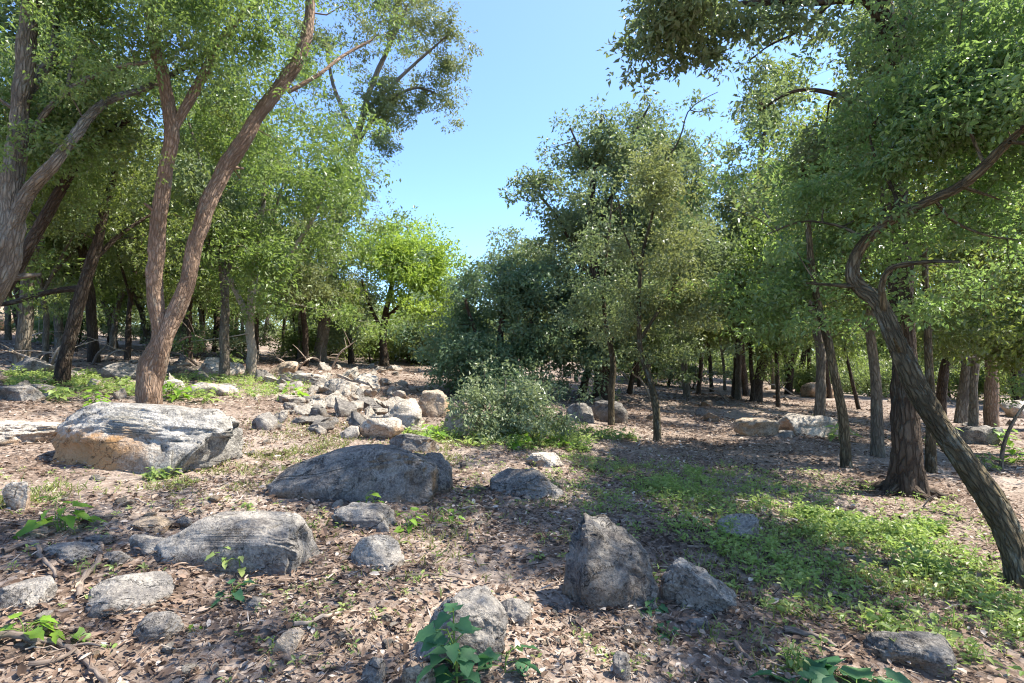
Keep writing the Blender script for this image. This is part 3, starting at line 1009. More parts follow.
# ================================================================== STICKS
def stick(pts, w, label, mat='stick', seed=0, name='fallen_branch', lift=.02, forks=0, cat='fallen branch', group=None):
    rng = np.random.default_rng(seed)
    P = []
    for (a, b) in pts:
        g = ground_at(a, b)
        g[2] += lift + rng.random() * .015
        P.append(g)
    P = np.array(P)
    base = P[0].copy()
    Y = P[:, 1].mean()
    r0 = w * Y / F / 2
    Q, q = spline(P, np.linspace(r0, r0 * .55, len(P)), .03)
    Q += .004 * rng.normal(size=Q.shape) + (fbm(Q * 6, 2, seed) * r0 * .8)[:, None]
    tb = Tubes()
    tb.add(Q, q, seg=10, rough=.2, seed=seed)
    for f in range(forks):
        i = int(len(Q) * rng.uniform(.35, .9))
        d = bez(Q[min(i + 1, len(Q) - 1)] - Q[i - 1] + rng.normal(size=3) * .03 + np.array([0, 0, .01]))
        L = rng.uniform(.12, .35)
        E = np.array([Q[i], Q[i] + d * L * .5 + rng.normal(size=3) * .02, Q[i] + d * L + rng.normal(size=3) * .03])
        tb.add(*spline(E, [q[i] * .7, q[i] * .5, q[i] * .25], .04), seg=6, seed=seed + f)
    o = link(name, tb.mesh(name, M[mat], base), None, base)
    return tag(o, label, cat, group)


stick([(-14, 644), (25, 646), (72, 650), (92, 668), (112, 700)], 8, 'bent grey fallen branch in the bottom left corner', 'stick', 1, forks=1)
stick([(30, 672), (60, 664), (78, 655)], 5, 'short brown fallen branch beside the bent grey one', 'stick', 2)
stick([(80, 600), (86, 578), (98, 566), (100, 548)], 7, 'forked grey stick standing off the dark low stone', 'stick', 3, forks=1)
stick([(5, 556), (28, 550), (45, 562), (58, 580)], 6, 'crooked brown stick near the left edge below the leafy arum', 'stick', 4)
stick([(92, 596), (120, 590), (150, 586)], 3, 'thin dark stick beside the smooth pale slab', 'stick', 5)
stick([(295, 630), (316, 624), (345, 616)], 6, 'reddish stick beside the orange tinted stone', 'stick_pale', 6)
stick([(226, 588), (240, 592), (275, 590)], 3, 'thin curved stick in front of the long block', 'stick', 7)
stick([(784, 632), (806, 640), (836, 654)], 7, 'dark rotten branch by the slate grey slab', 'stick', 8)
stick([(735, 648), (742, 658), (752, 668)], 6, 'short dark branch stub at the bottom right of centre', 'stick', 9)
stick([(395, 583), (430, 578), (470, 586)], 3, 'thin stick above the foreground boulder', 'stick', 10)
stick([(0, 326), (25, 322), (60, 318), (80, 317)], 5, 'long tan fallen trunk on the bank at far left', 'stick_pale', 11, lift=.06)
stick([(990, 560), (1010, 556), (1030, 560)], 4, 'short stick at the foot of the leaning tree', 'stick', 12)
stick([(900, 520), (925, 512), (960, 520)], 3, 'thin stick in front of the big oak', 'stick', 13, forks=2)
rs = np.random.default_rng(81)
for k in range(46):
    px, py = rs.uniform(0, 1020), rs.uniform(470, 675)
    a = rs.uniform(-.5, .5)
    Lp = rs.uniform(14, 42)
    stick([(px, py), (px + Lp * .5, py + a * Lp * .3 + rs.normal() * 2), (px + Lp, py + a * Lp * .6)], rs.uniform(1.2, 2.8), 'thin dry twig lying on the leaf litter', 'stick' if k % 3 else 'stick_pale', 100 + k, name='twig', cat='twig', group='twigs in the litter', lift=.018)


for k in range(44):
    if k < 30:
        px, py = rs.uniform(0, 345), rs.uniform(338, 372)
    else:
        px, py = rs.uniform(600, 1000), rs.uniform(386, 404)
    Yk = ground_at(px, py)[1]
    dz = rs.uniform(6, 26)
    Lp = rs.uniform(15, 50) * (1 if rs.random() < .5 else -1)
    g0 = at(px, py, Yk)
    P = np.array([g0, at(px + Lp * .35, py - dz * .7, Yk + rs.normal() * .3), at(px + Lp * .7, py - dz, Yk + rs.normal() * .5), at(px + Lp, py - dz * rs.uniform(.5, 1.5), Yk + rs.normal() * .5)])
    Q, q = spline(P, np.array([.035, .028, .02, .008]), .08)
    tb = Tubes()
    tb.add(Q, q, seg=7, rough=.2, seed=k)
    for f in range(3):
        i0 = int(len(Q) * rs.uniform(.2, .8))
        dv = np.array([rs.normal(), rs.normal(), abs(rs.normal())]) * .35
        tb.add(*spline([Q[i0], Q[i0] + dv * .6, Q[i0] + dv + np.array([0, 0, -.05])], [q[i0] * .6, q[i0] * .4, .004], .08), seg=5, seed=k + f)
    wh = 'left bank' if k < 30 else 'right wood'
    tag(link('dead_branch', tb.mesh('dead_branch', M['stick_pale' if k % 3 else 'stick'], P[0]), None, P[0]), 'bare dead branch arching up from the floor of the %s' % wh, 'dead branch', 'dead branches of the %s' % wh)

# ================================================================== SMALL PLANTS
def plant(px, py, hpx, label, mat, seed, n=9, Lpx=22, wr=.55, spread=.6, name='leafy_plant', group=None, cat='plant', hexa=True, stemr=.004, multi=1):
    rng = np.random.default_rng(seed)
    g = ground_at(px, py)
    k = g[1] / F
    h = hpx * k
    L = Lpx * k
    rt = root(name, g, label, cat, group)
    tb = Tubes()
    pos, dd, nn, LL = [], [], [], []
    for m in range(multi):
        b0 = g + np.array([rng.normal() * .03 * (multi > 1), rng.normal() * .03 * (multi > 1), -.02])
        topp = b0 + np.array([rng.normal() * .15 * h, rng.normal() * .15 * h, h * rng.uniform(.7, 1) if multi > 1 else h])
        tb.add(*spline([b0, (b0 + topp) / 2 + rng.normal(size=3) * .05 * h, topp], [stemr, stemr * .8, stemr * .5], .03), seg=6)
        for i in range(n):
            t = (i + .6) / n
            a = i * 2.4 + rng.random() + m
            s = b0 + (topp - b0) * t
            o = np.array([math.cos(a), math.sin(a), .45 + .3 * rng.normal()])
            pl = L * spread * rng.uniform(.6, 1.2)
            e = s + o / np.linalg.norm(o) * pl
            tb.add(*spline([s, (s + e) / 2 + np.array([0, 0, .1 * pl]), e], [stemr * .6, stemr * .5, stemr * .4], .03), seg=5)
            pos.append(e)
            dd.append(np.array([o[0], o[1], rng.uniform(-.5, .15)]))
            nn.append(np.array([-.2 * o[0] + rng.normal() * .25, -.2 * o[1] + rng.normal() * .25, 1]))
            LL.append(L * rng.uniform(.7, 1.2) * (1.1 - .5 * t))
    link('stem', tb.mesh('stem', M['stem_green'], g), rt)
    # broad leaf: 14-vertex outline with midrib
    V, Lp, St, A = [], [], [], []
    prof = [(0, 0), (.02, .22), (-.06, .38), (.12, .5), (.34, .48), (.45, .40), (.62, .36), (.8, .2), (1, 0)]
    for q, (p0, d, nr, l) in enumerate(zip(pos, dd, nn, LL)):
        d = d / np.linalg.norm(d)
        sd = np.cross(d, nr)
        sd /= np.linalg.norm(sd)
        nr = np.cross(sd, d)
        b = len(V)
        w = l * wr
        lr = rng.random()
        rib = [0, .12, .34, .62, 1.0]
        for t in rib:
            V.append(p0 + d * l * t - nr * l * .22 * t * t)
        for sg in (1, -1):
            for (t, y) in prof[1:-1]:
                yy = y * (1 + .24 * rng.normal())
                V.append(p0 + d * l * t + sd * sg * yy * w + nr * (yy * w * .28 - l * .22 * max(t, 0) ** 2 + l * .02 * rng.normal()))
        A += [(lr, rng.random() * .7, 0)] * (5 + 14)
        for sg, o in ((0, 5), (1, 12)):
            e = [b + o + i for i in range(7)]
            fs = [(b, b + 1, e[2], e[1], e[0]), (b + 1, b + 2, e[3], e[2]), (b + 2, b + 3, e[5], e[4], e[3]), (b + 3, b + 4, e[6], e[5])]
            for f in fs:
                St.append(len(Lp))
                Lp += list(f) if sg else list(f)[::-1]
    me = raw_mesh('leaves', np.array(V) - g, np.array(Lp), np.array(St), M[mat], True, {'lf': np.array(A)})
    link('foliage', me, rt)
    return rt


plant(62, 532, 36, 'bright green arum clump with arrow shaped leaves near the left edge', 'arum', 1, n=4, Lpx=24, spread=.7, multi=4)
plant(455, 683, 88, 'tall blue green plant with broad lobed leaves in front of the foreground boulder', 'glauc', 2, n=10, Lpx=34, wr=.8, spread=.35, multi=2, stemr=.005)
plant(505, 672, 26, 'spreading blue green plant right of the foreground boulder', 'glauc', 3, n=6, Lpx=30, wr=.7)
plant(406, 530, 20, 'small bright green leafy plant right of the flat grey rock', 'arum', 4, n=4, Lpx=16, multi=3)
plant(40, 630, 18, 'bright green arum leaves above the bent fallen branch', 'arum', 5, n=4, Lpx=28, multi=2)
plant(62, 640, 14, 'single yellowish green leaf plant at lower left', 'arum', 6, n=3, Lpx=22)
plant(236, 600, 22, 'dark green leafy plant in front of the long block', 'glauc', 7, n=4, Lpx=22, multi=2)
plant(240, 566, 26, 'green weed growing against the front of the long block', 'herb', 8, n=6, Lpx=12, multi=4)
plant(372, 510, 18, 'green sprig growing on the flat rock before the domed boulder', 'arum', 9, n=4, Lpx=14, multi=2)
plant(455, 525, 22, 'small herb in the litter right of the domed boulder', 'arum', 10, n=5, Lpx=11, multi=2)
plant(655, 612, 18, 'dark green weed between the sloping boulder and the elongated rock', 'glauc', 11, n=5, Lpx=12, multi=4)
plant(668, 640, 14, 'low dark weed below the elongated rock', 'glauc', 12, n=4, Lpx=12, multi=2)
plant(860, 700, 24, 'broad bluish leaves at the bottom edge lower right', 'glauc', 13, n=4, Lpx=46, wr=.8, multi=4)
plant(800, 700, 20, 'blue green leaves at the bottom edge below the rotten branch', 'glauc', 14, n=4, Lpx=30, wr=.8, multi=2)
plant(800, 672, 34, 'feathery green weed above the bottom edge at lower right', 'herb', 15, n=9, Lpx=10, multi=5)
plant(245, 520, 18, 'small green weed behind the long block', 'herb', 16, n=5, Lpx=9, multi=3)
plant(330, 470, 16, 'small weed left of the domed boulder', 'herb', 17, n=5, Lpx=9, multi=3)
plant(300, 620, 14, 'tiny green seedling tuft beside the reddish stick', 'herb', 18, n=5, Lpx=8, multi=3)
plant(435, 440, 16, 'leafy green weed right of the rounded light grey stone', 'arum', 19, n=4, Lpx=13, multi=4)
plant(520, 447, 14, 'bright broad leaved weed in front of the pale shrub', 'arum', 20, n=4, Lpx=13, multi=4)
plant(560, 447, 12, 'bright weed right of the pale shrub', 'arum', 21, n=4, Lpx=12, multi=3)
plant(195, 630, 10, 'tiny green shoot beside the pale angular stone', 'arum', 22, n=3, Lpx=10)
plant(270, 645, 12, 'low green tuft left of the orange tinted stone', 'herb', 23, n=5, Lpx=7, multi=3)
plant(535, 560, 12, 'faint green sprig left of the sloping boulder', 'herb', 24, n=4, Lpx=8, multi=2)
plant(150, 480, 14, 'green weed tuft at the foot of the orange stained boulder', 'herb', 25, n=6, Lpx=8, multi=6)
plant(172, 478, 14, 'second green weed tuft under the right end of the orange stained boulder', 'herb', 26, n=6, Lpx=8, multi=6)
for k, (a, b) in enumerate([(120, 395), (165, 398), (205, 402), (95, 408), (230, 370), (290, 400), (840, 440), (1000, 445), (985, 470), (1015, 462), (940, 445), (180, 400), (60, 402)]):
    plant(a, b, 18, 'leafy green weed growing in the shade beneath the trees', 'arum' if k % 2 else 'herb', 200 + k, n=5, Lpx=11, multi=4, name='weed', group='weeds in the shade of the trees')

# ================================================================== TREES
def b_(px, py):
    return ground_at(px, py)


def gy(px, py):
    return float(ground_at(px, py)[1])


# --- forked tree at left
b = b_(150, 406)
Y = b[1]
make_tree('forked_tree', 'tall pinkish barked tree forking low behind the orange stained boulder', b,
          [[(146, 410, Y, 30), (151, 370, Y, 27), (158, 335, Y, 20), (154, 290, Y, 18), (159, 230, Y - .1, 18), (165, 170, Y - .2, 17), (172, 130, Y - .3, 17), (161, 65, Y - .5, 15), (147, 0, Y - .7, 13), (135, -60, Y - .9, 10)],
           [(153, 385, Y + .02, 20), (165, 340, Y, 20), (184, 290, Y + .1, 20), (199, 235, Y + .2, 18), (214, 190, Y + .3, 19), (240, 145, Y + .4, 18), (270, 100, Y + .5, 17), (300, 55, Y + .6, 15), (310, 0, Y + .7, 12), (312, -50, Y + .8, 9)],
           [(171, 134, Y - .3, 12), (184, 110, Y - .25, 12), (205, 72, Y - .1, 11), (228, 32, Y, 9), (256, 2, Y + .1, 8), (290, -30, Y + .2, 5)],
           [(288, 92, Y + .5, 6), (318, 75, Y + .8, 5), (345, 55, Y + 1.2, 4), (372, 40, Y + 1.5, 3)]],
          [(200, 20, Y, 110, 50, 1.6), (320, 60, Y + .8, 80, 50, 1.3), (110, 20, Y - .8, 90, 50, 1.3), (250, -60, Y, 150, 60, 2.2), (120, -70, Y - .8, 120, 60, 1.8), (270, 130, Y + 1.5, 60, 45, 1.0), (370, 20, Y + 1, 60, 40, 1.0), (210, 130, Y + 1.6, 60, 40, .8)],
          420, 250, .048, M['leaf_left'], M['bark_warm'], 1, near=True, Rc=.40, sig=.11, flare=.14)

# --- far left tree
b = on_ground(-9.0, 8.2)
Y = 8.2
make_tree('left_edge_tree', 'grey barked tree rising along the left edge with a long limb reaching right', b,
          [[(-112, 420, Y, 46), (-50, 345, Y, 36), (-8, 290, Y, 30), (8, 240, Y, 28), (13, 190, Y, 24), (18, 130, Y, 21), (25, 60, Y, 20), (32, 0, Y, 19), (40, -60, Y, 14)],
           [(6, 250, Y, 20), (26, 196, Y - .1, 16), (58, 158, Y - .2, 14), (103, 104, Y + .3, 10), (150, 86, Y + 1.0, 8), (200, 58, Y + 1.6, 6), (238, 30, Y + 1.9, 4)],
           [(14, 190, Y, 10), (34, 130, Y + .2, 8), (66, 92, Y + .3, 7), (108, 70, Y + .4, 6), (150, 62, Y + .5, 4)],
           [(20, 110, Y, 12), (40, 74, Y + .3, 11), (54, 50, Y + .5, 9), (60, 0, Y + .7, 7), (80, -40, Y + .8, 5)],
           [(66, 92, Y + .3, 5), (76, 56, Y + .5, 4), (96, 28, Y + .6, 3), (118, 22, Y + .7, 2)]],
          [(50, 60, Y, 110, 50, 1.5), (0, 130, Y + .3, 70, 60, 1.3), (130, 60, Y, 90, 45, 1.1), (-40, 40, Y, 110, 90, 1.8), (100, -40, Y, 150, 50, 2), (200, 30, Y - .3, 70, 40, .9), (60, 160, Y + 1.2, 60, 40, .8)],
          380, 250, .046, M['leaf_left'], M['bark_grey'], 2, near=True, Rc=.38)
b = on_ground(-9.6, 9.4)
Y = 9.4
make_tree('left_bent_tree', 'slim dark tree curving up right from the left edge', b,
          [[(-70, 390, Y, 20), (-24, 325, Y, 16), (5, 286, Y, 15), (26, 250, Y, 14), (50, 208, Y, 12), (75, 165, Y, 10), (100, 138, Y, 8), (130, 120, Y, 6)]],
          [(90, 130, Y, 70, 40, 1.2), (40, 190, Y + .6, 60, 35, 1.), (150, 100, Y, 60, 40, 1), (0, 200, Y + .5, 50, 40, 1)],
          80, 200, .055, M['leaf_oak'], M['bark_dark'], 3)

# --- tree at (60,383)
b = b_(60, 384)
Y = b[1]
make_tree('left_dark_tree', 'dark trunked tree leaning right on the bank left of the forked tree', b,
          [[(58, 386, Y, 16), (68, 345, Y, 14), (78, 305, Y, 13), (92, 260, Y, 11), (104, 215, Y, 9), (115, 170, Y, 7)],
           [(84, 288, Y, 8), (60, 290, Y, 7), (35, 296, Y - .2, 6), (5, 304, Y - .3, 5), (-25, 306, Y - .3, 3)],
           [(92, 262, Y, 6), (120, 235, Y + .3, 5), (150, 215, Y + .6, 3)]],
          [(100, 210, Y, 90, 60, 1.6), (40, 220, Y, 70, 55, 1.4), (140, 260, Y + .8, 50, 35, 1.0), (20, 265, Y, 50, 25, .9), (120, 140, Y, 80, 50, 1.3)],
          170, 190, .06, M['leaf_oak'], M['bark_dark'], 4, Rc=.45)

# --- whitish slim trunk and big leafy mass
b = b_(251, 376)
Y = b[1]
make_tree('pale_trunk_tree', 'tree with a short whitish trunk under a broad sunlit leafy crown', b,
          [[(251, 380, Y, 12), (251, 350, Y, 10), (250, 320, Y, 9), (255, 270, Y, 8), (262, 210, Y, 6), (270, 150, Y, 4)],
           [(251, 325, Y, 7), (230, 280, Y, 6), (208, 240, Y, 5), (190, 200, Y, 3)],
           [(253, 300, Y, 6), (285, 260, Y, 5), (315, 215, Y, 4), (330, 170, Y, 3)]],
          [(275, 255, Y - 1, 75, 50, 2.2), (235, 185, Y, 75, 55, 2.2), (318, 200, Y, 50, 60, 2.), (300, 300, Y - .6, 55, 28, 1.6), (205, 285, Y + .3, 45, 32, 1.5), (270, 120, Y, 80, 50, 2), (340, 270, Y, 35, 40, 1.4)],
          330, 230, .075, M['leaf_left'], M['bark_pale'], 5, Rc=.55, sig=.15)

# --- tall tree behind, whose head stands against the sky
b = b_(318, 363)
Y = b[1]
make_tree('sky_edge_tree', 'tall open crowned tree standing against the sky left of the gap', b,
          [[(318, 366, Y, 14), (328, 300, Y, 12), (340, 220, Y, 10), (350, 160, Y, 9), (360, 125, Y, 8), (372, 85, Y, 6), (392, 40, Y, 5), (408, 5, Y, 3)],
           [(352, 150, Y, 5), (385, 105, Y, 4), (415, 88, Y, 3), (440, 95, Y, 2)],
           [(364, 112, Y, 5), (395, 82, Y - .5, 4), (425, 55, Y - .5, 3), (448, 35, Y - .5, 2)],
           [(356, 138, Y, 5), (335, 90, Y, 4), (325, 40, Y, 3)]],
          [(392, 30, Y, 52, 42, 2.4), (432, 42, Y, 32, 26, 1.5), (420, 100, Y, 36, 22, 1.3, 700), (370, 110, Y, 34, 30, 1.4), (330, 60, Y, 45, 50, 2), (345, 175, Y, 32, 30, 1.4), (390, -20, Y, 60, 30, 2), (385, 145, Y, 14, 14, .6, 180), (440, 70, Y, 22, 20, .8, 400), (352, 215, Y, 24, 24, 1, 400)],
          380, 250, .078, M['leaf_olive'], M['bark_grey'], 6, Rc=.46, sig=.13)

# --- lime green tree
b = b_(385, 366)
Y = b[1]
make_tree('lime_tree', 'rounded lime green tree glowing in the sun behind the clearing', b,
          [[(385, 368, Y, 10), (383, 345, Y, 9), (385, 315, Y, 7), (392, 285, Y, 5), (396, 255, Y, 3)],
           [(384, 335, Y, 5), (370, 305, Y, 4), (362, 280, Y, 3)],
           [(385, 320, Y, 5), (410, 295, Y, 4), (425, 275, Y, 3)]],
          [(400, 245, Y - .5, 46, 26, 2.4), (360, 290, Y - .5, 24, 30, 2), (425, 262, Y - .5, 32, 24, 2), (418, 280, Y - .5, 38, 26, 2.4), (372, 262, Y - 1, 26, 26, 2), (430, 305, Y, 26, 18, 1.8), (385, 300, Y, 35, 20, 2)],
          230, 260, .10, M['leaf_lime'], M['bark_dark'], 7, Rc=.62, sig=.2)
b = b_(427, 364)
Y = b[1]
make_tree('lime_tree', 'smaller yellow green tree right of the rounded lime green one', b,
          [[(427, 366, Y, 7), (424, 340, Y, 5), (430, 315, Y, 4), (436, 290, Y, 3)]],
          [(440, 288, Y, 24, 18, 2), (428, 315, Y, 24, 16, 2), (450, 310, Y, 16, 18, 1.5)],
          90, 220, .10, M['leaf_far'], M['bark_dark'], 8, Rc=.55, sig=.2)
b = b_(352, 364)
Y = b[1]
make_tree('grey_green_tree', 'grey green bushy tree just left of the lime green tree', b,
          [[(352, 366, Y, 7), (350, 340, Y, 5), (348, 315, Y, 4), (350, 290, Y, 3)]],
          [(345, 310, Y - 1, 24, 26, 2), (355, 285, Y, 20, 22, 1.6), (330, 330, Y - 1, 22, 14, 1.5)],
          110, 220, .085, M['leaf_shrub'], M['bark_dark'], 9, Rc=.5, sig=.17)

# --- dense dark bush tree in the middle
b = b_(502, 396)
Y = b[1]
make_tree('dark_bush_tree', 'dense dark blue green bushy tree reaching the ground in the centre', b,
          [[(502, 398, Y, 10), (500, 360, Y, 9), (502, 320, Y, 7), (505, 290, Y, 4)],
           [(500, 370, Y, 6), (475, 330, Y, 5), (465, 300, Y, 3)],
           [(501, 365, Y, 6), (530, 325, Y, 5), (540, 300, Y, 3)]],
          [(500, 310, Y, 50, 38, 2.0), (462, 345, Y, 32, 34, 1.6), (540, 345, Y, 38, 32, 1.7), (490, 355, Y - .8, 50, 30, 1.3), (480, 285, Y, 26, 20, 1.1), (530, 290, Y, 30, 26, 1.3), (560, 365, Y, 25, 22, 1.2), (500, 378, Y - .6, 62, 16, 1.3, 1500)],
          400, 250, .07, M['leaf_blue'], M['bark_dark'], 10, Rc=.42, sig=.13, shell=.35)
b = b_(520, 380)
Y = b[1] + 3
bb = on_ground((515 - 512) / F * Y, Y)
make_tree('grey_crown_tree', 'tree with a pale olive crown showing just above the dark bush', bb,
          [[(515, 370, Y, 9), (515, 320, Y, 8), (520, 280, Y, 6), (525, 250, Y, 4)]],
          [(520, 270, Y, 34, 22, 2.2), (490, 275, Y, 26, 16, 1.8), (545, 265, Y, 22, 20, 1.6), (515, 244, Y, 12, 8, .8, 120)],
          100, 200, .095, M['leaf_holm'], M['bark_dark'], 11, Rc=.55, sig=.18)

# --- pale shrub in front
b = b_(508, 436)
Y = b[1]
make_tree('shrub', 'thin pale leaved shrub in front of the dark bushy tree', b,
          [[(508, 436, Y, 4), (506, 415, Y, 3), (505, 395, Y, 2), (506, 380, Y, 1.2)],
           [(509, 434, Y, 3), (528, 410, Y, 2.4), (540, 392, Y, 1.2)],
           [(507, 434, Y, 3), (488, 412, Y, 2.4), (472, 394, Y, 1.2)],
           [(510, 432, Y, 3), (545, 422, Y - .3, 2), (562, 412, Y - .4, 1.2)]],
          [(510, 396, Y, 40, 18, .8), (480, 395, Y, 24, 14, .5), (540, 405, Y, 26, 22, .6), (515, 418, Y - .3, 42, 12, .6), (470, 385, Y, 10, 8, .3, 100)],
          165, 130, .040, M['leaf_shrub'], M['bark_grey'], 12, Rc=.2, sig=.07, cat='shrub', flare=0, sub=5, twigr=.012)

# --- centre tall tree group
b = b_(602, 400)
Y = b[1]
make_tree('centre_tree', 'tallest dark trunked tree of the centre group rising into the sky', b,
          [[(602, 404, Y, 19), (601, 370, Y, 16), (599, 330, Y, 14), (594, 270, Y, 11), (590, 215, Y, 9), (596, 160, Y, 6), (602, 115, Y, 4)],
           [(596, 290, Y, 6), (575, 250, Y, 5), (555, 215, Y, 4), (535, 190, Y, 2)],
           [(592, 235, Y, 6), (615, 190, Y, 5), (632, 140, Y, 4), (650, 105, Y, 2)],
           [(594, 180, Y, 4), (580, 150, Y, 3), (570, 128, Y, 2)]],
          [(605, 118, Y, 22, 26, 1.1, 1200), (652, 110, Y, 20, 22, 1.1, 900), (625, 150, Y, 38, 34, 1.6, 1600), (575, 150, Y, 18, 22, 1.0, 800), (540, 195, Y, 26, 24, 1.3, 1200), (570, 225, Y, 38, 36, 1.8, 1900), (620, 215, Y + .5, 50, 50, 2.2, 2900), (565, 290, Y, 36, 44, 1.8, 2000), (610, 300, Y + .5, 45, 50, 2, 2500), (580, 350, Y, 34, 20, 1.4, 900), (675, 150, Y + .5, 26, 34, 1.3, 1500), (685, 240, Y + 1, 30, 70, 2, 2600), (650, 330, Y + 1, 45, 34, 1.5, 1400), (535, 200, Y, 20, 16, 1, 500), (610, 240, Y + .3, 72, 120, 2.4, 6500), (665, 250, Y + .8, 45, 100, 2.2, 4200), (560, 330, Y, 45, 45, 2, 1800)],
          1000, 200, .078, M['leaf_holm'], M['bark_dark'], 13, Rc=.42, sig=.13)
b = b_(590, 398)
make_tree('centre_tree', 'slimmer dark trunk close behind the tallest centre tree', b + np.array([-.2, .8, 0]),
          [[(590, 400, b[1] + .8, 9), (590, 360, b[1] + .8, 8), (586, 310, b[1] + .8, 7), (580, 260, b[1] + .8, 5), (572, 215, b[1] + .8, 3)]],
          [(575, 240, b[1] + .8, 36, 40, 1.5), (600, 300, b[1] + 1.5, 40, 40, 1.4)], 60, 190, .078, M['leaf_holm'], M['bark_dark'], 14, Rc=.42, sig=.13)
b = b_(611, 426)
Y = b[1]
make_tree('slim_tree', 'slim tan trunk standing in front of the twin dark trunks', b,
          [[(611, 428, Y, 8), (611, 395, Y, 7), (613, 360, Y, 6), (606, 325, Y, 5), (604, 290, Y, 4), (608, 240, Y, 3), (612, 200, Y, 2)]],
          [(608, 250, Y, 30, 40, .9), (630, 300, Y, 30, 30, .8), (590, 310, Y, 26, 24, .7)],
          70, 150, .055, M['leaf_holm'], M['bark_lean'], 15, Rc=.32, sig=.10)
b = b_(658, 441)
Y = b[1]
make_tree('slim_tree', 'slender curved trunk with an olive green crown right of the centre group', b,
          [[(659, 443, Y, 9), (655, 405, Y, 8), (648, 375, Y, 7), (640, 350, Y, 6), (639, 310, Y, 5), (641, 265, Y, 4), (652, 215, Y, 3), (662, 170, Y, 2)],
           [(640, 340, Y, 4), (665, 300, Y, 3), (685, 265, Y, 2)],
           [(641, 270, Y, 3), (625, 235, Y, 2), (618, 200, Y, 1.5)],
           [(662, 170, Y, 2.2), (680, 138, Y, 1.8), (688, 112, Y, 1.5), (702, 100, Y, 1.2), (718, 92, Y, .8)], [(690, 110, Y, 1.2), (700, 112, Y, 1), (710, 108, Y, .7)]],
          [(655, 180, Y, 30, 36, .9, 1300), (672, 235, Y, 28, 40, .9, 1300), (640, 260, Y, 34, 40, .9, 1500), (660, 320, Y, 40, 34, .9, 1700), (690, 300, Y, 20, 34, .7, 800), (625, 330, Y, 26, 24, .7, 700), (690, 350, Y, 18, 14, .5, 300)],
          230, 170, .045, M['leaf_olive'], M['bark_lean'], 16, Rc=.25, sig=.08)

b = b_(736, 399)
Y = b[1]
make_tree('sky_gap_tree', 'dark green tree closing the right side of the sky gap', b,
          [[(736, 401, Y, 10), (738, 360, Y, 9), (744, 300, Y, 8), (752, 230, Y, 7), (760, 160, Y, 5), (768, 110, Y, 3)],
           [(748, 260, Y, 5), (735, 215, Y, 4), (728, 175, Y, 2)]],
          [(775, 110, Y, 36, 40, 1.8), (745, 165, Y, 24, 40, 1.6), (760, 220, Y, 45, 45, 2), (735, 270, Y, 35, 50, 1.8), (800, 160, Y, 50, 60, 2), (780, 290, Y, 50, 40, 2), (725, 330, Y, 25, 26, 1.4)],
          330, 190, .10, M['leaf_oak'], M['bark_dark'], 31, Rc=.5, sig=.16)

# --- the big oak at right
b = b_(905, 494)
Y = b[1]
OY = Y
make_tree('big_oak', 'thick dark fissured oak trunk with a flared foot at right', b,
          [[(905, 500, Y, 35), (906, 465, Y, 31), (906, 400, Y, 29), (903, 330, Y, 26), (897, 260, Y, 27), (893, 180, Y, 27), (895, 100, Y, 28), (890, 45, Y, 25), (880, 0, Y, 22), (872, -60, Y, 16)],
           [(884, 20, Y, 18), (862, -2, Y - .1, 15), (810, 2, Y - .3, 11), (760, 2, Y - .5, 8), (715, 8, Y - .7, 5), (680, 24, Y - .8, 3)],
           [(893, 70, Y, 18), (905, 30, Y + .2, 16), (915, -20, Y + .4, 12), (940, -80, Y + .6, 8)],
           [(830, 3, Y - .25, 6), (800, 30, Y - .2, 4), (770, 45, Y - .2, 3), (750, 60, Y, 2)],
           [(895, 140, Y, 10), (850, 100, Y + .5, 8), (800, 90, Y + 1, 5), (760, 110, Y + 1.2, 3)]],
          [(690, 25, Y - .8, 48, 28, .9, 1300), (680, 0, Y - .6, 45, 24, .9, 900), (770, 22, Y - .4, 50, 22, .8, 1000), (810, 70, Y + .6, 60, 40, 1.3, 2000), (860, 130, Y + .8, 60, 50, 1.2, 2000), (820, -60, Y - .5, 160, 40, 1.7, 4200), (950, -40, Y, 100, 60, 1.6, 3500), (850, 10, Y + 1, 90, 40, 1, 2500), (960, 20, Y + 1.2, 80, 40, 1, 2000), (770, 160, Y + 2, 50, 70, 1.2, 2600), (960, 60, Y + .4, 70, 60, 1.2, 2600), (850, 30, Y, 60, 30, 1.2, 1400)],
          420, 200, .052, M['leaf_holm'], M['bark_dark'], 17, near=True, Rc=.26, sig=.085, flare=.6, roots=True)

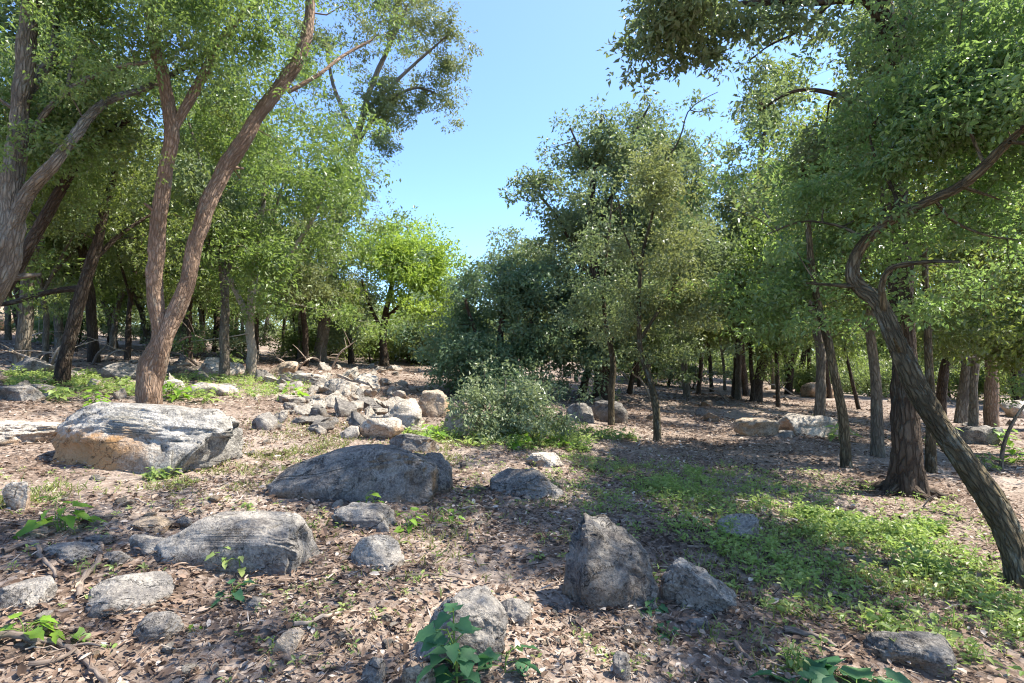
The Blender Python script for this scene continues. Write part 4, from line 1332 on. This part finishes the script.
# --- leaning tree in front of it
b = b_(1030, 590)
Y = b[1]
make_tree('leaning_tree', 'leaning tree with lichened bark crossing in front of the big oak', b,
          [[(1034, 596, Y, 36), (1010, 535, Y + .15, 33), (975, 475, Y + .3, 29), (940, 425, Y + .45, 27), (912, 378, Y + .6, 25), (893, 335, Y + .7, 24), (876, 302, Y + .8, 21), (859, 289, Y + .9, 20), (851, 274, Y + .9, 18), (859, 250, Y + .85, 15), (882, 226, Y + .7, 14), (925, 203, Y + .5, 13), (965, 183, Y + .3, 12), (1000, 150, Y + .1, 11), (1030, 120, Y - .1, 9), (1070, 80, Y - .3, 6)],
           [(884, 312, Y + .75, 11), (882, 285, Y + .6, 9), (892, 268, Y + .5, 8), (925, 262, Y + .3, 6), (960, 262, Y + .1, 4)],
           [(852, 286, Y + .9, 6), (830, 285, Y + .9, 4), (806, 283, Y + .9, 2)],
           [(960, 186, Y + .3, 6), (990, 196, Y + .4, 4), (1000, 200, Y + .4, 3)],
           [(1010, 142, Y, 6), (1030, 144, Y, 5), (1060, 150, Y, 4)],
           [(900, 216, Y + .6, 6), (893, 190, Y + .75, 5), (876, 160, Y + .9, 4), (868, 128, Y + 1.0, 2.5)],
           [(935, 200, Y + .45, 5), (955, 222, Y + .6, 4), (990, 236, Y + .7, 3), (1020, 240, Y + .8, 2)],
           [(866, 238, Y + .8, 5), (835, 225, Y + 1.1, 4), (800, 222, Y + 1.4, 3), (765, 235, Y + 1.6, 1.5)],
           [(985, 166, Y + .2, 5), (970, 130, Y + .3, 4), (962, 90, Y + .4, 3), (940, 55, Y + .5, 2)]],
          [(800, 190, Y + 1.6, 55, 45, .9, 2000), (870, 180, Y + 1.2, 70, 60, .9, 3300), (950, 120, Y + .6, 80, 60, .8, 3700), (1000, 60, Y + .4, 60, 60, .8, 2700), (960, 230, Y + 1.3, 70, 40, .7, 2200), (830, 260, Y + 1.4, 60, 35, .7, 1800), (790, 310, Y + 2.0, 46, 22, .5, 900), (930, 300, Y + 1.8, 60, 26, .6, 1200), (1010, 290, Y + 1.2, 40, 40, .6, 1100), (950, 262, Y + .1, 45, 16, .3, 700), (815, 270, Y + .9, 40, 20, .4, 700), (1080, 120, Y + .4, 70, 140, 1.1, 4500), (960, 10, Y + .9, 100, 50, .9, 3000)],
          470, 230, .034, M['leaf_green'], M['bark_lean'], 18, near=True, hexa=True, Rc=.30, sig=.085, wr=.55, flare=.15, up=1.2, flat=.32, twigr=.016)

# --- other right trunks
def straight(px, py, w, label, top, mat, seed, lean=0, blobs=None, Yadd=0, name='woodland_tree', nc=120, per=170, lL=.06, lm='leaf_oak', group=None, sig=.12, Rc=.38):
    b = b_(px, py)
    Y = b[1] + Yadd
    tx = px + lean
    st = [[(px, py + 3, Y, w * 1.0), (px + lean * .1, py - 50, Y, w * .85), (px + lean * .5, py - 120, Y, w * .74), (tx, py - 200, Y, w * .55), (tx + lean * .3, top, Y, w * .3)]]
    s = F / Y
    bl = blobs or [(tx, top + 20, Y, 60, 45, 1.3), (tx - 30, top + 75, Y, 50, 40, 1.2), (tx + 35, top + 80, Y, 50, 40, 1.2)]
    return make_tree(name, label, b, st, bl, nc, per, lL, M[lm], M[mat], seed, group, Rc=Rc, sig=sig)


straight(846, 468, 13, 'slim straight trunk leaning left between the oak and the open shade', 150, 'bark_lean', 21, lean=-34, blobs=[(800, 250, 8.6, 60, 60, 1.2), (830, 180, 8.6, 50, 60, 1.2), (780, 320, 9, 45, 28, 1)], lm='leaf_green')
straight(878, 456, 14, 'brown trunk just left of the big oak', 120, 'bark_grey', 22, lean=-14, lm='leaf_oak', blobs=[(860, 250, 9, 60, 60, 1.2), (850, 150, 9, 60, 60, 1.2), (880, 310, 9.3, 50, 26, 1)])
straight(931, 472, 12, 'greenish trunk half hidden behind the big oak', 100, 'bark_lean', 23, lean=-6, blobs=[(940, 220, 8.2, 60, 60, 1.1), (910, 120, 8.2, 70, 60, 1.2), (960, 310, 8.6, 50, 30, 1)])
straight(973, 440, 10, 'thin trunk right of the leaning tree crossing', 150, 'bark_grey', 24, lean=8, blobs=[(985, 240, 10, 60, 60, 1.2), (960, 330, 10, 50, 26, 1)], nc=100)
straight(992, 438, 15, 'tan trunk beside the thin one at right', 120, 'bark_warm', 25, lean=-4, blobs=[(1010, 210, 10, 70, 80, 1.4), (1000, 330, 10, 50, 26, 1)], nc=120)
straight(940, 420, 12, 'dark leaning trunk deep in the right wood', 200, 'bark_dark', 26, lean=45, blobs=[(960, 300, 12, 60, 40, 1.2)], nc=60)
straight(1040, 430, 16, 'trunk at the extreme right edge of the wood', 80, 'bark_grey', 27, lean=-40, blobs=[(1030, 250, 10, 60, 90, 1.4), (1060, 350, 10, 50, 30, 1)], nc=120)
make_tree('sapling', 'thin bent sapling stem at the right edge', b_(1000, 470),
          [[(1000, 472, gy(1000, 470), 5), (1004, 445, gy(1000, 470), 4), (1016, 418, gy(1000, 470), 3.5), (1034, 395, gy(1000, 470), 2.5)]],
          [(1034, 390, gy(1000, 470), 20, 16, .4)], 16, 90, .045, M['leaf_green'], M['bark_grey'], 28, Rc=.2, sig=.07, flare=0)

# --- prototypes for the wood, in local metres
def proto(seed, h, spread, low, lm, bm, nc=120, per=130, lL=.10, rt=.13, lean=0.0):
    rng = np.random.default_rng(seed)
    base = np.zeros(3)
    top = np.array([lean * h, rng.normal() * .05 * h, h * .85])
    mid = top * .5 + rng.normal(size=3) * np.array([.25, .25, 0])
    st = [[(0, 0, 0, rt), (*(mid * .5 + rng.normal(size=3) * .08), rt * .85), (*mid, rt * .7), (*top, rt * .25)]]
    for k in range(3):
        a = k * 2.1 + rng.random()
        z0 = h * rng.uniform(.25, .5)
        s = mid * (z0 / mid[2]) if z0 < mid[2] else mid
        e = s + np.array([math.cos(a) * spread * .7, math.sin(a) * spread * .7, h * .3])
        st.append([(*s, rt * .5), (*((s + e) / 2 + np.array([0, 0, .1])), rt * .38), (*e, rt * .15)])
    bl = []
    for k in range(8):
        a = rng.random() * 6.28
        z = h * rng.uniform(low + .1, .85)
        r = spread * rng.uniform(.2, .75)
        s = spread * rng.uniform(.35, .55)
        bl.append((math.cos(a) * r + top[0] * z / h, math.sin(a) * r, z, s, s, s * .75, s * s))
    bl.append((top[0], top[1], h * .85, spread * .45, spread * .45, h * .14, spread ** 2 * .25))
    t = make_tree('woodland_tree', 'tree', base, st, bl, nc, per, lL, M[lm], M[bm], seed, px=False, Rc=.5, sig=.17, shell=.5)
    return t


protos = [proto(301, 8.5, 2.6, .16, 'leaf_oak', 'bark_dark', 190), proto(302, 9.5, 2.4, .2, 'leaf_holm', 'bark_grey', 180, rt=.15),
          proto(303, 7.5, 2.8, .12, 'leaf_far', 'bark_grey', 190, lean=.1), proto(304, 8.0, 2.3, .18, 'leaf_left', 'bark_dark', 170, rt=.1, lean=-.12),
          proto(305, 10, 2.8, .24, 'leaf_olive', 'bark_dark', 200, rt=.17)]
used = [False] * len(protos)


def place(pi, x, y, h=1.0, rz=0, label='', group='', wide=1.0, z=None):
    p = protos[pi]
    if used[pi]:
        o = copy_tree(p)
    else:
        used[pi] = True
        o = p
    tag(o, label, 'tree', group)
    o.location = (x, y, float(terrain(x, y)[0]) - .05)
    o.rotation_euler = (rw.normal() * .05, rw.normal() * .07, rz)
    k = rw.uniform(.75, 1.2)
    o.scale = (h * wide * k, h * wide * k, h)
    return o


rw = np.random.default_rng(91)
# explicit trunks seen at right
for k, (px, py, pi, h) in enumerate([(628, 394, 0, .95), (687, 397, 1, .9), (698, 394, 0, .8), (712, 392, 4, .8), (725, 390, 2, .8), (738, 400, 1, .85), (746, 396, 4, .9), (754, 402, 0, .8), (778, 407, 3, .8), (790, 394, 1, .9), (798, 392, 4, .9),
                                     (811, 394, 0, .95), (762, 384, 2, .9), (775, 386, 1, .9), (830, 398, 4, .85), (860, 410, 3, .85), (650, 388, 1, .8), (668, 386, 3, .75), (840, 388, 0, .9), (915, 400, 1, .9), (950, 398, 0, .9)]):
    g = ground_at(px, py)
    place(pi, g[0], g[1], h, rw.random() * 6.28, 'dark slender tree in the shaded wood right of the centre group', 'trees of the right wood', wide=.8)
for k in range(30):
    px, Y = rw.uniform(620, 1150), rw.uniform(24, 48)
    place(rw.integers(5), (px - 512) / F * Y, Y, rw.uniform(.85, 1.1) * (1.0 if px > 700 else .8), rw.random() * 6.28, 'far tree deep in the wood at right', 'far trees at right')
# left wood
for k, (px, py, pi, h) in enumerate([(128, 360, 0, .8), (76, 352, 3, .8), (24, 350, 4, .8), (45, 362, 2, .75), (182, 352, 1, .9), (215, 352, 4, .8), (205, 350, 3, .8), (232, 348, 0, .85), (283, 356, 2, .7), (298, 358, 3, .7), (108, 345, 3, .75), (150, 350, 1, .8), (8, 340, 1, .9)]):
    g = ground_at(px, py)
    place(pi, g[0], g[1], h, rw.random() * 6.28, 'crooked tree standing in the wood behind the forked tree', 'trees of the left wood', wide=.9)
for k in range(36):
    px, Y = rw.uniform(-150, 345), rw.uniform(20, 46)
    place(rw.integers(5), (px - 512) / F * Y, Y, rw.uniform(.75, 1.0), rw.random() * 6.28, 'far tree on the slope in the left wood', 'far trees at left')
for k, (px, Y, h) in enumerate([(20, 13, 1.05), (95, 15, 1.0), (190, 19, 1.15), (225, 14.5, .95), (300, 24, 1.2), (-60, 12, 1.1), (150, 23, 1.2), (60, 20, 1.2), (255, 21, 1.2)]):
    place(int(rw.integers(5)), (px - 512) / F * Y, Y, h, rw.random() * 6.28, 'tall leafy tree filling the space behind the forked tree', 'tall trees behind the forked tree')
for k, (px, Y, h) in enumerate([(820, 14, 1.1), (1040, 11, 1.1), (960, 16, 1.1), (755, 20, 1.0)]):
    place(int(rw.integers(5)), (px - 512) / F * Y, Y, h, rw.random() * 6.28, 'tall leafy tree filling the space behind the big oak', 'tall trees behind the big oak')
# centre far, kept low so the sky gap stays open
for k in range(16):
    px, Y = rw.uniform(330, 620), rw.uniform(32, 52)
    place(rw.integers(5), (px - 512) / F * Y, Y, rw.uniform(.42, .6), rw.random() * 6.28, 'low distant tree behind the centre of the clearing', 'far trees in the centre', wide=1.4)
# trees standing just outside the view at right and behind (they throw the dappled shade)
place(2, 4.9, -1.2, .8, 1.0, 'tree of the near wood beside the viewpoint', 'trees around the viewpoint')
place(0, 10.5, 3.5, .9, 2.0, 'tree of the near wood beside the viewpoint', 'trees around the viewpoint')
b = on_ground(5.6, 1.7)
make_tree('overhanging_tree', 'tree just outside the right of the view whose boughs overhang the foreground', b,
          [[(5.6, 1.7, 0, .17), (5.5, 1.9, 1.8, .14), (5.2, 2.3, 3.6, .11), (4.7, 2.8, 5.4, .07), (4.2, 3.2, 6.6, .03)],
           [(5.3, 2.2, 3.2, .09), (4.0, 2.3, 4.6, .06), (2.6, 2.2, 5.4, .03)],
           [(5.2, 2.3, 3.7, .08), (5.0, 3.4, 5.2, .05), (4.4, 4.2, 6.2, .025)]],
          [(2.2, 2.2, 5.6, 1.3, 1.1, .6), (4.2, 3.0, 6.2, 1.3, 1.2, .7), (3.4, 3.8, 6.4, 1.2, 1.0, .6), (5.6, 3.6, 6.0, 1.2, 1.0, .8), (1.0, 1.8, 5.9, 1.0, .9, .4), (6.2, 1.6, 5.2, 1.3, 1.2, .9), (-.4, 1.4, 6.2, 1.0, .9, .4), (3.2, 5.2, 7.3, 1.5, 1.2, .5), (5.4, 5.4, 7.4, 1.4, 1.2, .6), (1.2, 4.0, 6.8, 1.2, 1.1, .5)],
          330, 150, .06, M['leaf_holm'], M['bark_grey'], 97, px=False, Rc=.34, sig=.13)

# --- understory bushes
def bush_proto(seed, lm):
    st = [[(0, 0, 0, .03), (.1, .05, .5, .02), (.15, 0, 1.1, .01)], [(0, 0, 0, .02), (-.3, .2, .5, .015), (-.5, .2, .9, .008)], [(0, 0, 0, .02), (.3, -.2, .4, .015), (.6, -.1, .8, .008)]]
    return make_tree('bush', 'bush', np.zeros(3), st, [(0, 0, .9, 1.1, .9, .75), (-.6, .2, .7, .7, .6, .6), (.6, -.1, .75, .7, .6, .6)], 60, 120, .07, M[lm], M['bark_dark'], seed, px=False, Rc=.35, sig=.12, cat='bush', flare=0)


bushes = [bush_proto(401, 'leaf_far'), bush_proto(402, 'leaf_oak'), bush_proto(403, 'leaf_shrub')]
bused = [False] * 3
for k in range(130):
    zone = k % 4
    if zone == 0:
        px, Y = rw.uniform(-80, 300), rw.uniform(19, 40)
    elif zone == 1:
        px, Y = rw.uniform(300, 470), rw.uniform(27, 40)
    elif zone == 2:
        px, Y = rw.uniform(600, 1100), rw.uniform(25, 42)
    else:
        px, Y = rw.uniform(-80, 1100), rw.uniform(42, 56)
    bi = int(rw.integers(3))
    o = copy_tree(bushes[bi]) if bused[bi] else bushes[bi]
    bused[bi] = True
    side = 'left' if px < 300 else 'centre' if px < 560 else 'right'
    tag(o, 'low bush under the trees far back at the %s' % side, 'bush', 'bushes far back at the %s' % side)
    x = (px - 512) / F * Y
    o.location = (x, Y, float(terrain(x, Y)[0]) - .05)
    o.rotation_euler = (0, 0, rw.random() * 6.28)
    q = rw.uniform(.8, 1.7) * (.62 if side == 'left' else 1)
    o.scale = (q * 1.2, q * 1.2, q)


# --- far wood as one mass
def far_wood():
    rng = np.random.default_rng(95)
    P = []
    for k in range(700):
        a = rng.uniform(-58, 58)
        r = rng.uniform(52, 90)
        x, y = r * math.sin(math.radians(a)), r * math.cos(math.radians(a))
        h = (7.5 if abs(a + 5) > 14 else 4.8) * rng.uniform(.75, 1.1)
        g = float(terrain(x, y)[0])
        n = 110
        u = rdir(n, rng) * (rng.random((n, 1)) ** .4) * np.array([2.6, 2.6, h * .52])
        P.append(np.array([x, y, g + h * .5]) + u)
    P = np.vstack(P)
    n = len(P)
    d = rdir(n, rng)
    nr = rng.normal(size=(n, 3)) * .6 + np.array([0, -.2, .8])
    L = .42 * (.5 + rng.random(n))
    lf = np.column_stack([rng.random(n), rng.random(n) * .7])
    tag(link('distant_woodland', leaves_mesh('distant_woodland', P, d, nr, L, L * .6, lf, M['leaf_far'])), 'far off woodland closing the view behind all the trees', 'woodland', kind='stuff')


far_wood()

# ================================================================== LIGHT, SKY, CAMERA
w = bpy.data.worlds.new('World')
scene.world = w
w.use_nodes = True
nt = w.node_tree
nt.nodes.clear()
out = nt.nodes.new('ShaderNodeOutputWorld')
bg = nt.nodes.new('ShaderNodeBackground')
sky = nt.nodes.new('ShaderNodeTexSky')
sky.sky_type = 'NISHITA'
sky.sun_disc = False
sky.sun_elevation = SUN_EL
sky.sun_rotation = SUN_AZ
sky.air_density = 1.0
sky.dust_density = .5
sky.ozone_density = 1.0
bg.inputs[1].default_value = .35
tint = nt.nodes.new('ShaderNodeMix')
tint.data_type = 'RGBA'
tint.blend_type = 'MULTIPLY'
tint.inputs[0].default_value = 1
tint.inputs[7].default_value = (1.08, 1.05, 1.1, 1)
nt.links.new(sky.outputs[0], tint.inputs[6])
hs = nt.nodes.new('ShaderNodeHueSaturation')
hs.inputs['Saturation'].default_value = 1.12
hs.inputs['Hue'].default_value = .5
nt.links.new(tint.outputs[2], hs.inputs['Color'])
tc = nt.nodes.new('ShaderNodeTexCoord')
sx = nt.nodes.new('ShaderNodeSeparateXYZ')
rp = nt.nodes.new('ShaderNodeValToRGB')
rp.color_ramp.elements[0].position = .0
rp.color_ramp.elements[0].color = (.50, .74, .98, 1)
rp.color_ramp.elements[1].position = .6
rp.color_ramp.elements[1].color = (1.0, 1.0, 1.0, 1)
mm = nt.nodes.new('ShaderNodeMix')
mm.data_type = 'RGBA'
mm.blend_type = 'MULTIPLY'
mm.inputs[0].default_value = 1
nt.links.new(tc.outputs['Generated'], sx.inputs[0])
nt.links.new(sx.outputs[2], rp.inputs[0])
nt.links.new(hs.outputs[0], mm.inputs[6])
nt.links.new(rp.outputs[0], mm.inputs[7])
nt.links.new(mm.outputs[2], bg.inputs[0])
nt.links.new(bg.outputs[0], out.inputs[0])

sl = bpy.data.lights.new('sun', 'SUN')
sl.energy = 14.5
sl.angle = math.radians(.53)
sl.color = (1.0, .94, .84)
so = bpy.data.objects.new('sun', sl)
col.objects.link(so)
sd = Vector((math.sin(SUN_AZ) * math.cos(SUN_EL), math.cos(SUN_AZ) * math.cos(SUN_EL), math.sin(SUN_EL)))
so.rotation_euler = sd.to_track_quat('Z', 'Y').to_euler()
so.location = (0, 0, 20)

cd = bpy.data.cameras.new('camera')
cd.sensor_width = 36
cd.lens = F / W * 36
cd.clip_end = 2000
co = bpy.data.objects.new('camera', cd)
col.objects.link(co)
co.location = tuple(CAM)
co.rotation_euler = (math.radians(90), 0, 0)
scene.camera = co

scene.view_settings.view_transform = 'Standard'
scene.view_settings.look = 'None'
scene.view_settings.exposure = 0
scene.view_settings.gamma = 1.07
cy = scene.cycles
cy.max_bounces = 5
cy.diffuse_bounces = 3
cy.glossy_bounces = 2
cy.transmission_bounces = 4
cy.use_denoising = True
cy.filter_width = 1.15
cy.use_adaptive_sampling = True
cy.adaptive_threshold = .02
cy.sample_clamp_indirect = 6
cy.caustics_reflective = False
cy.caustics_refractive = False
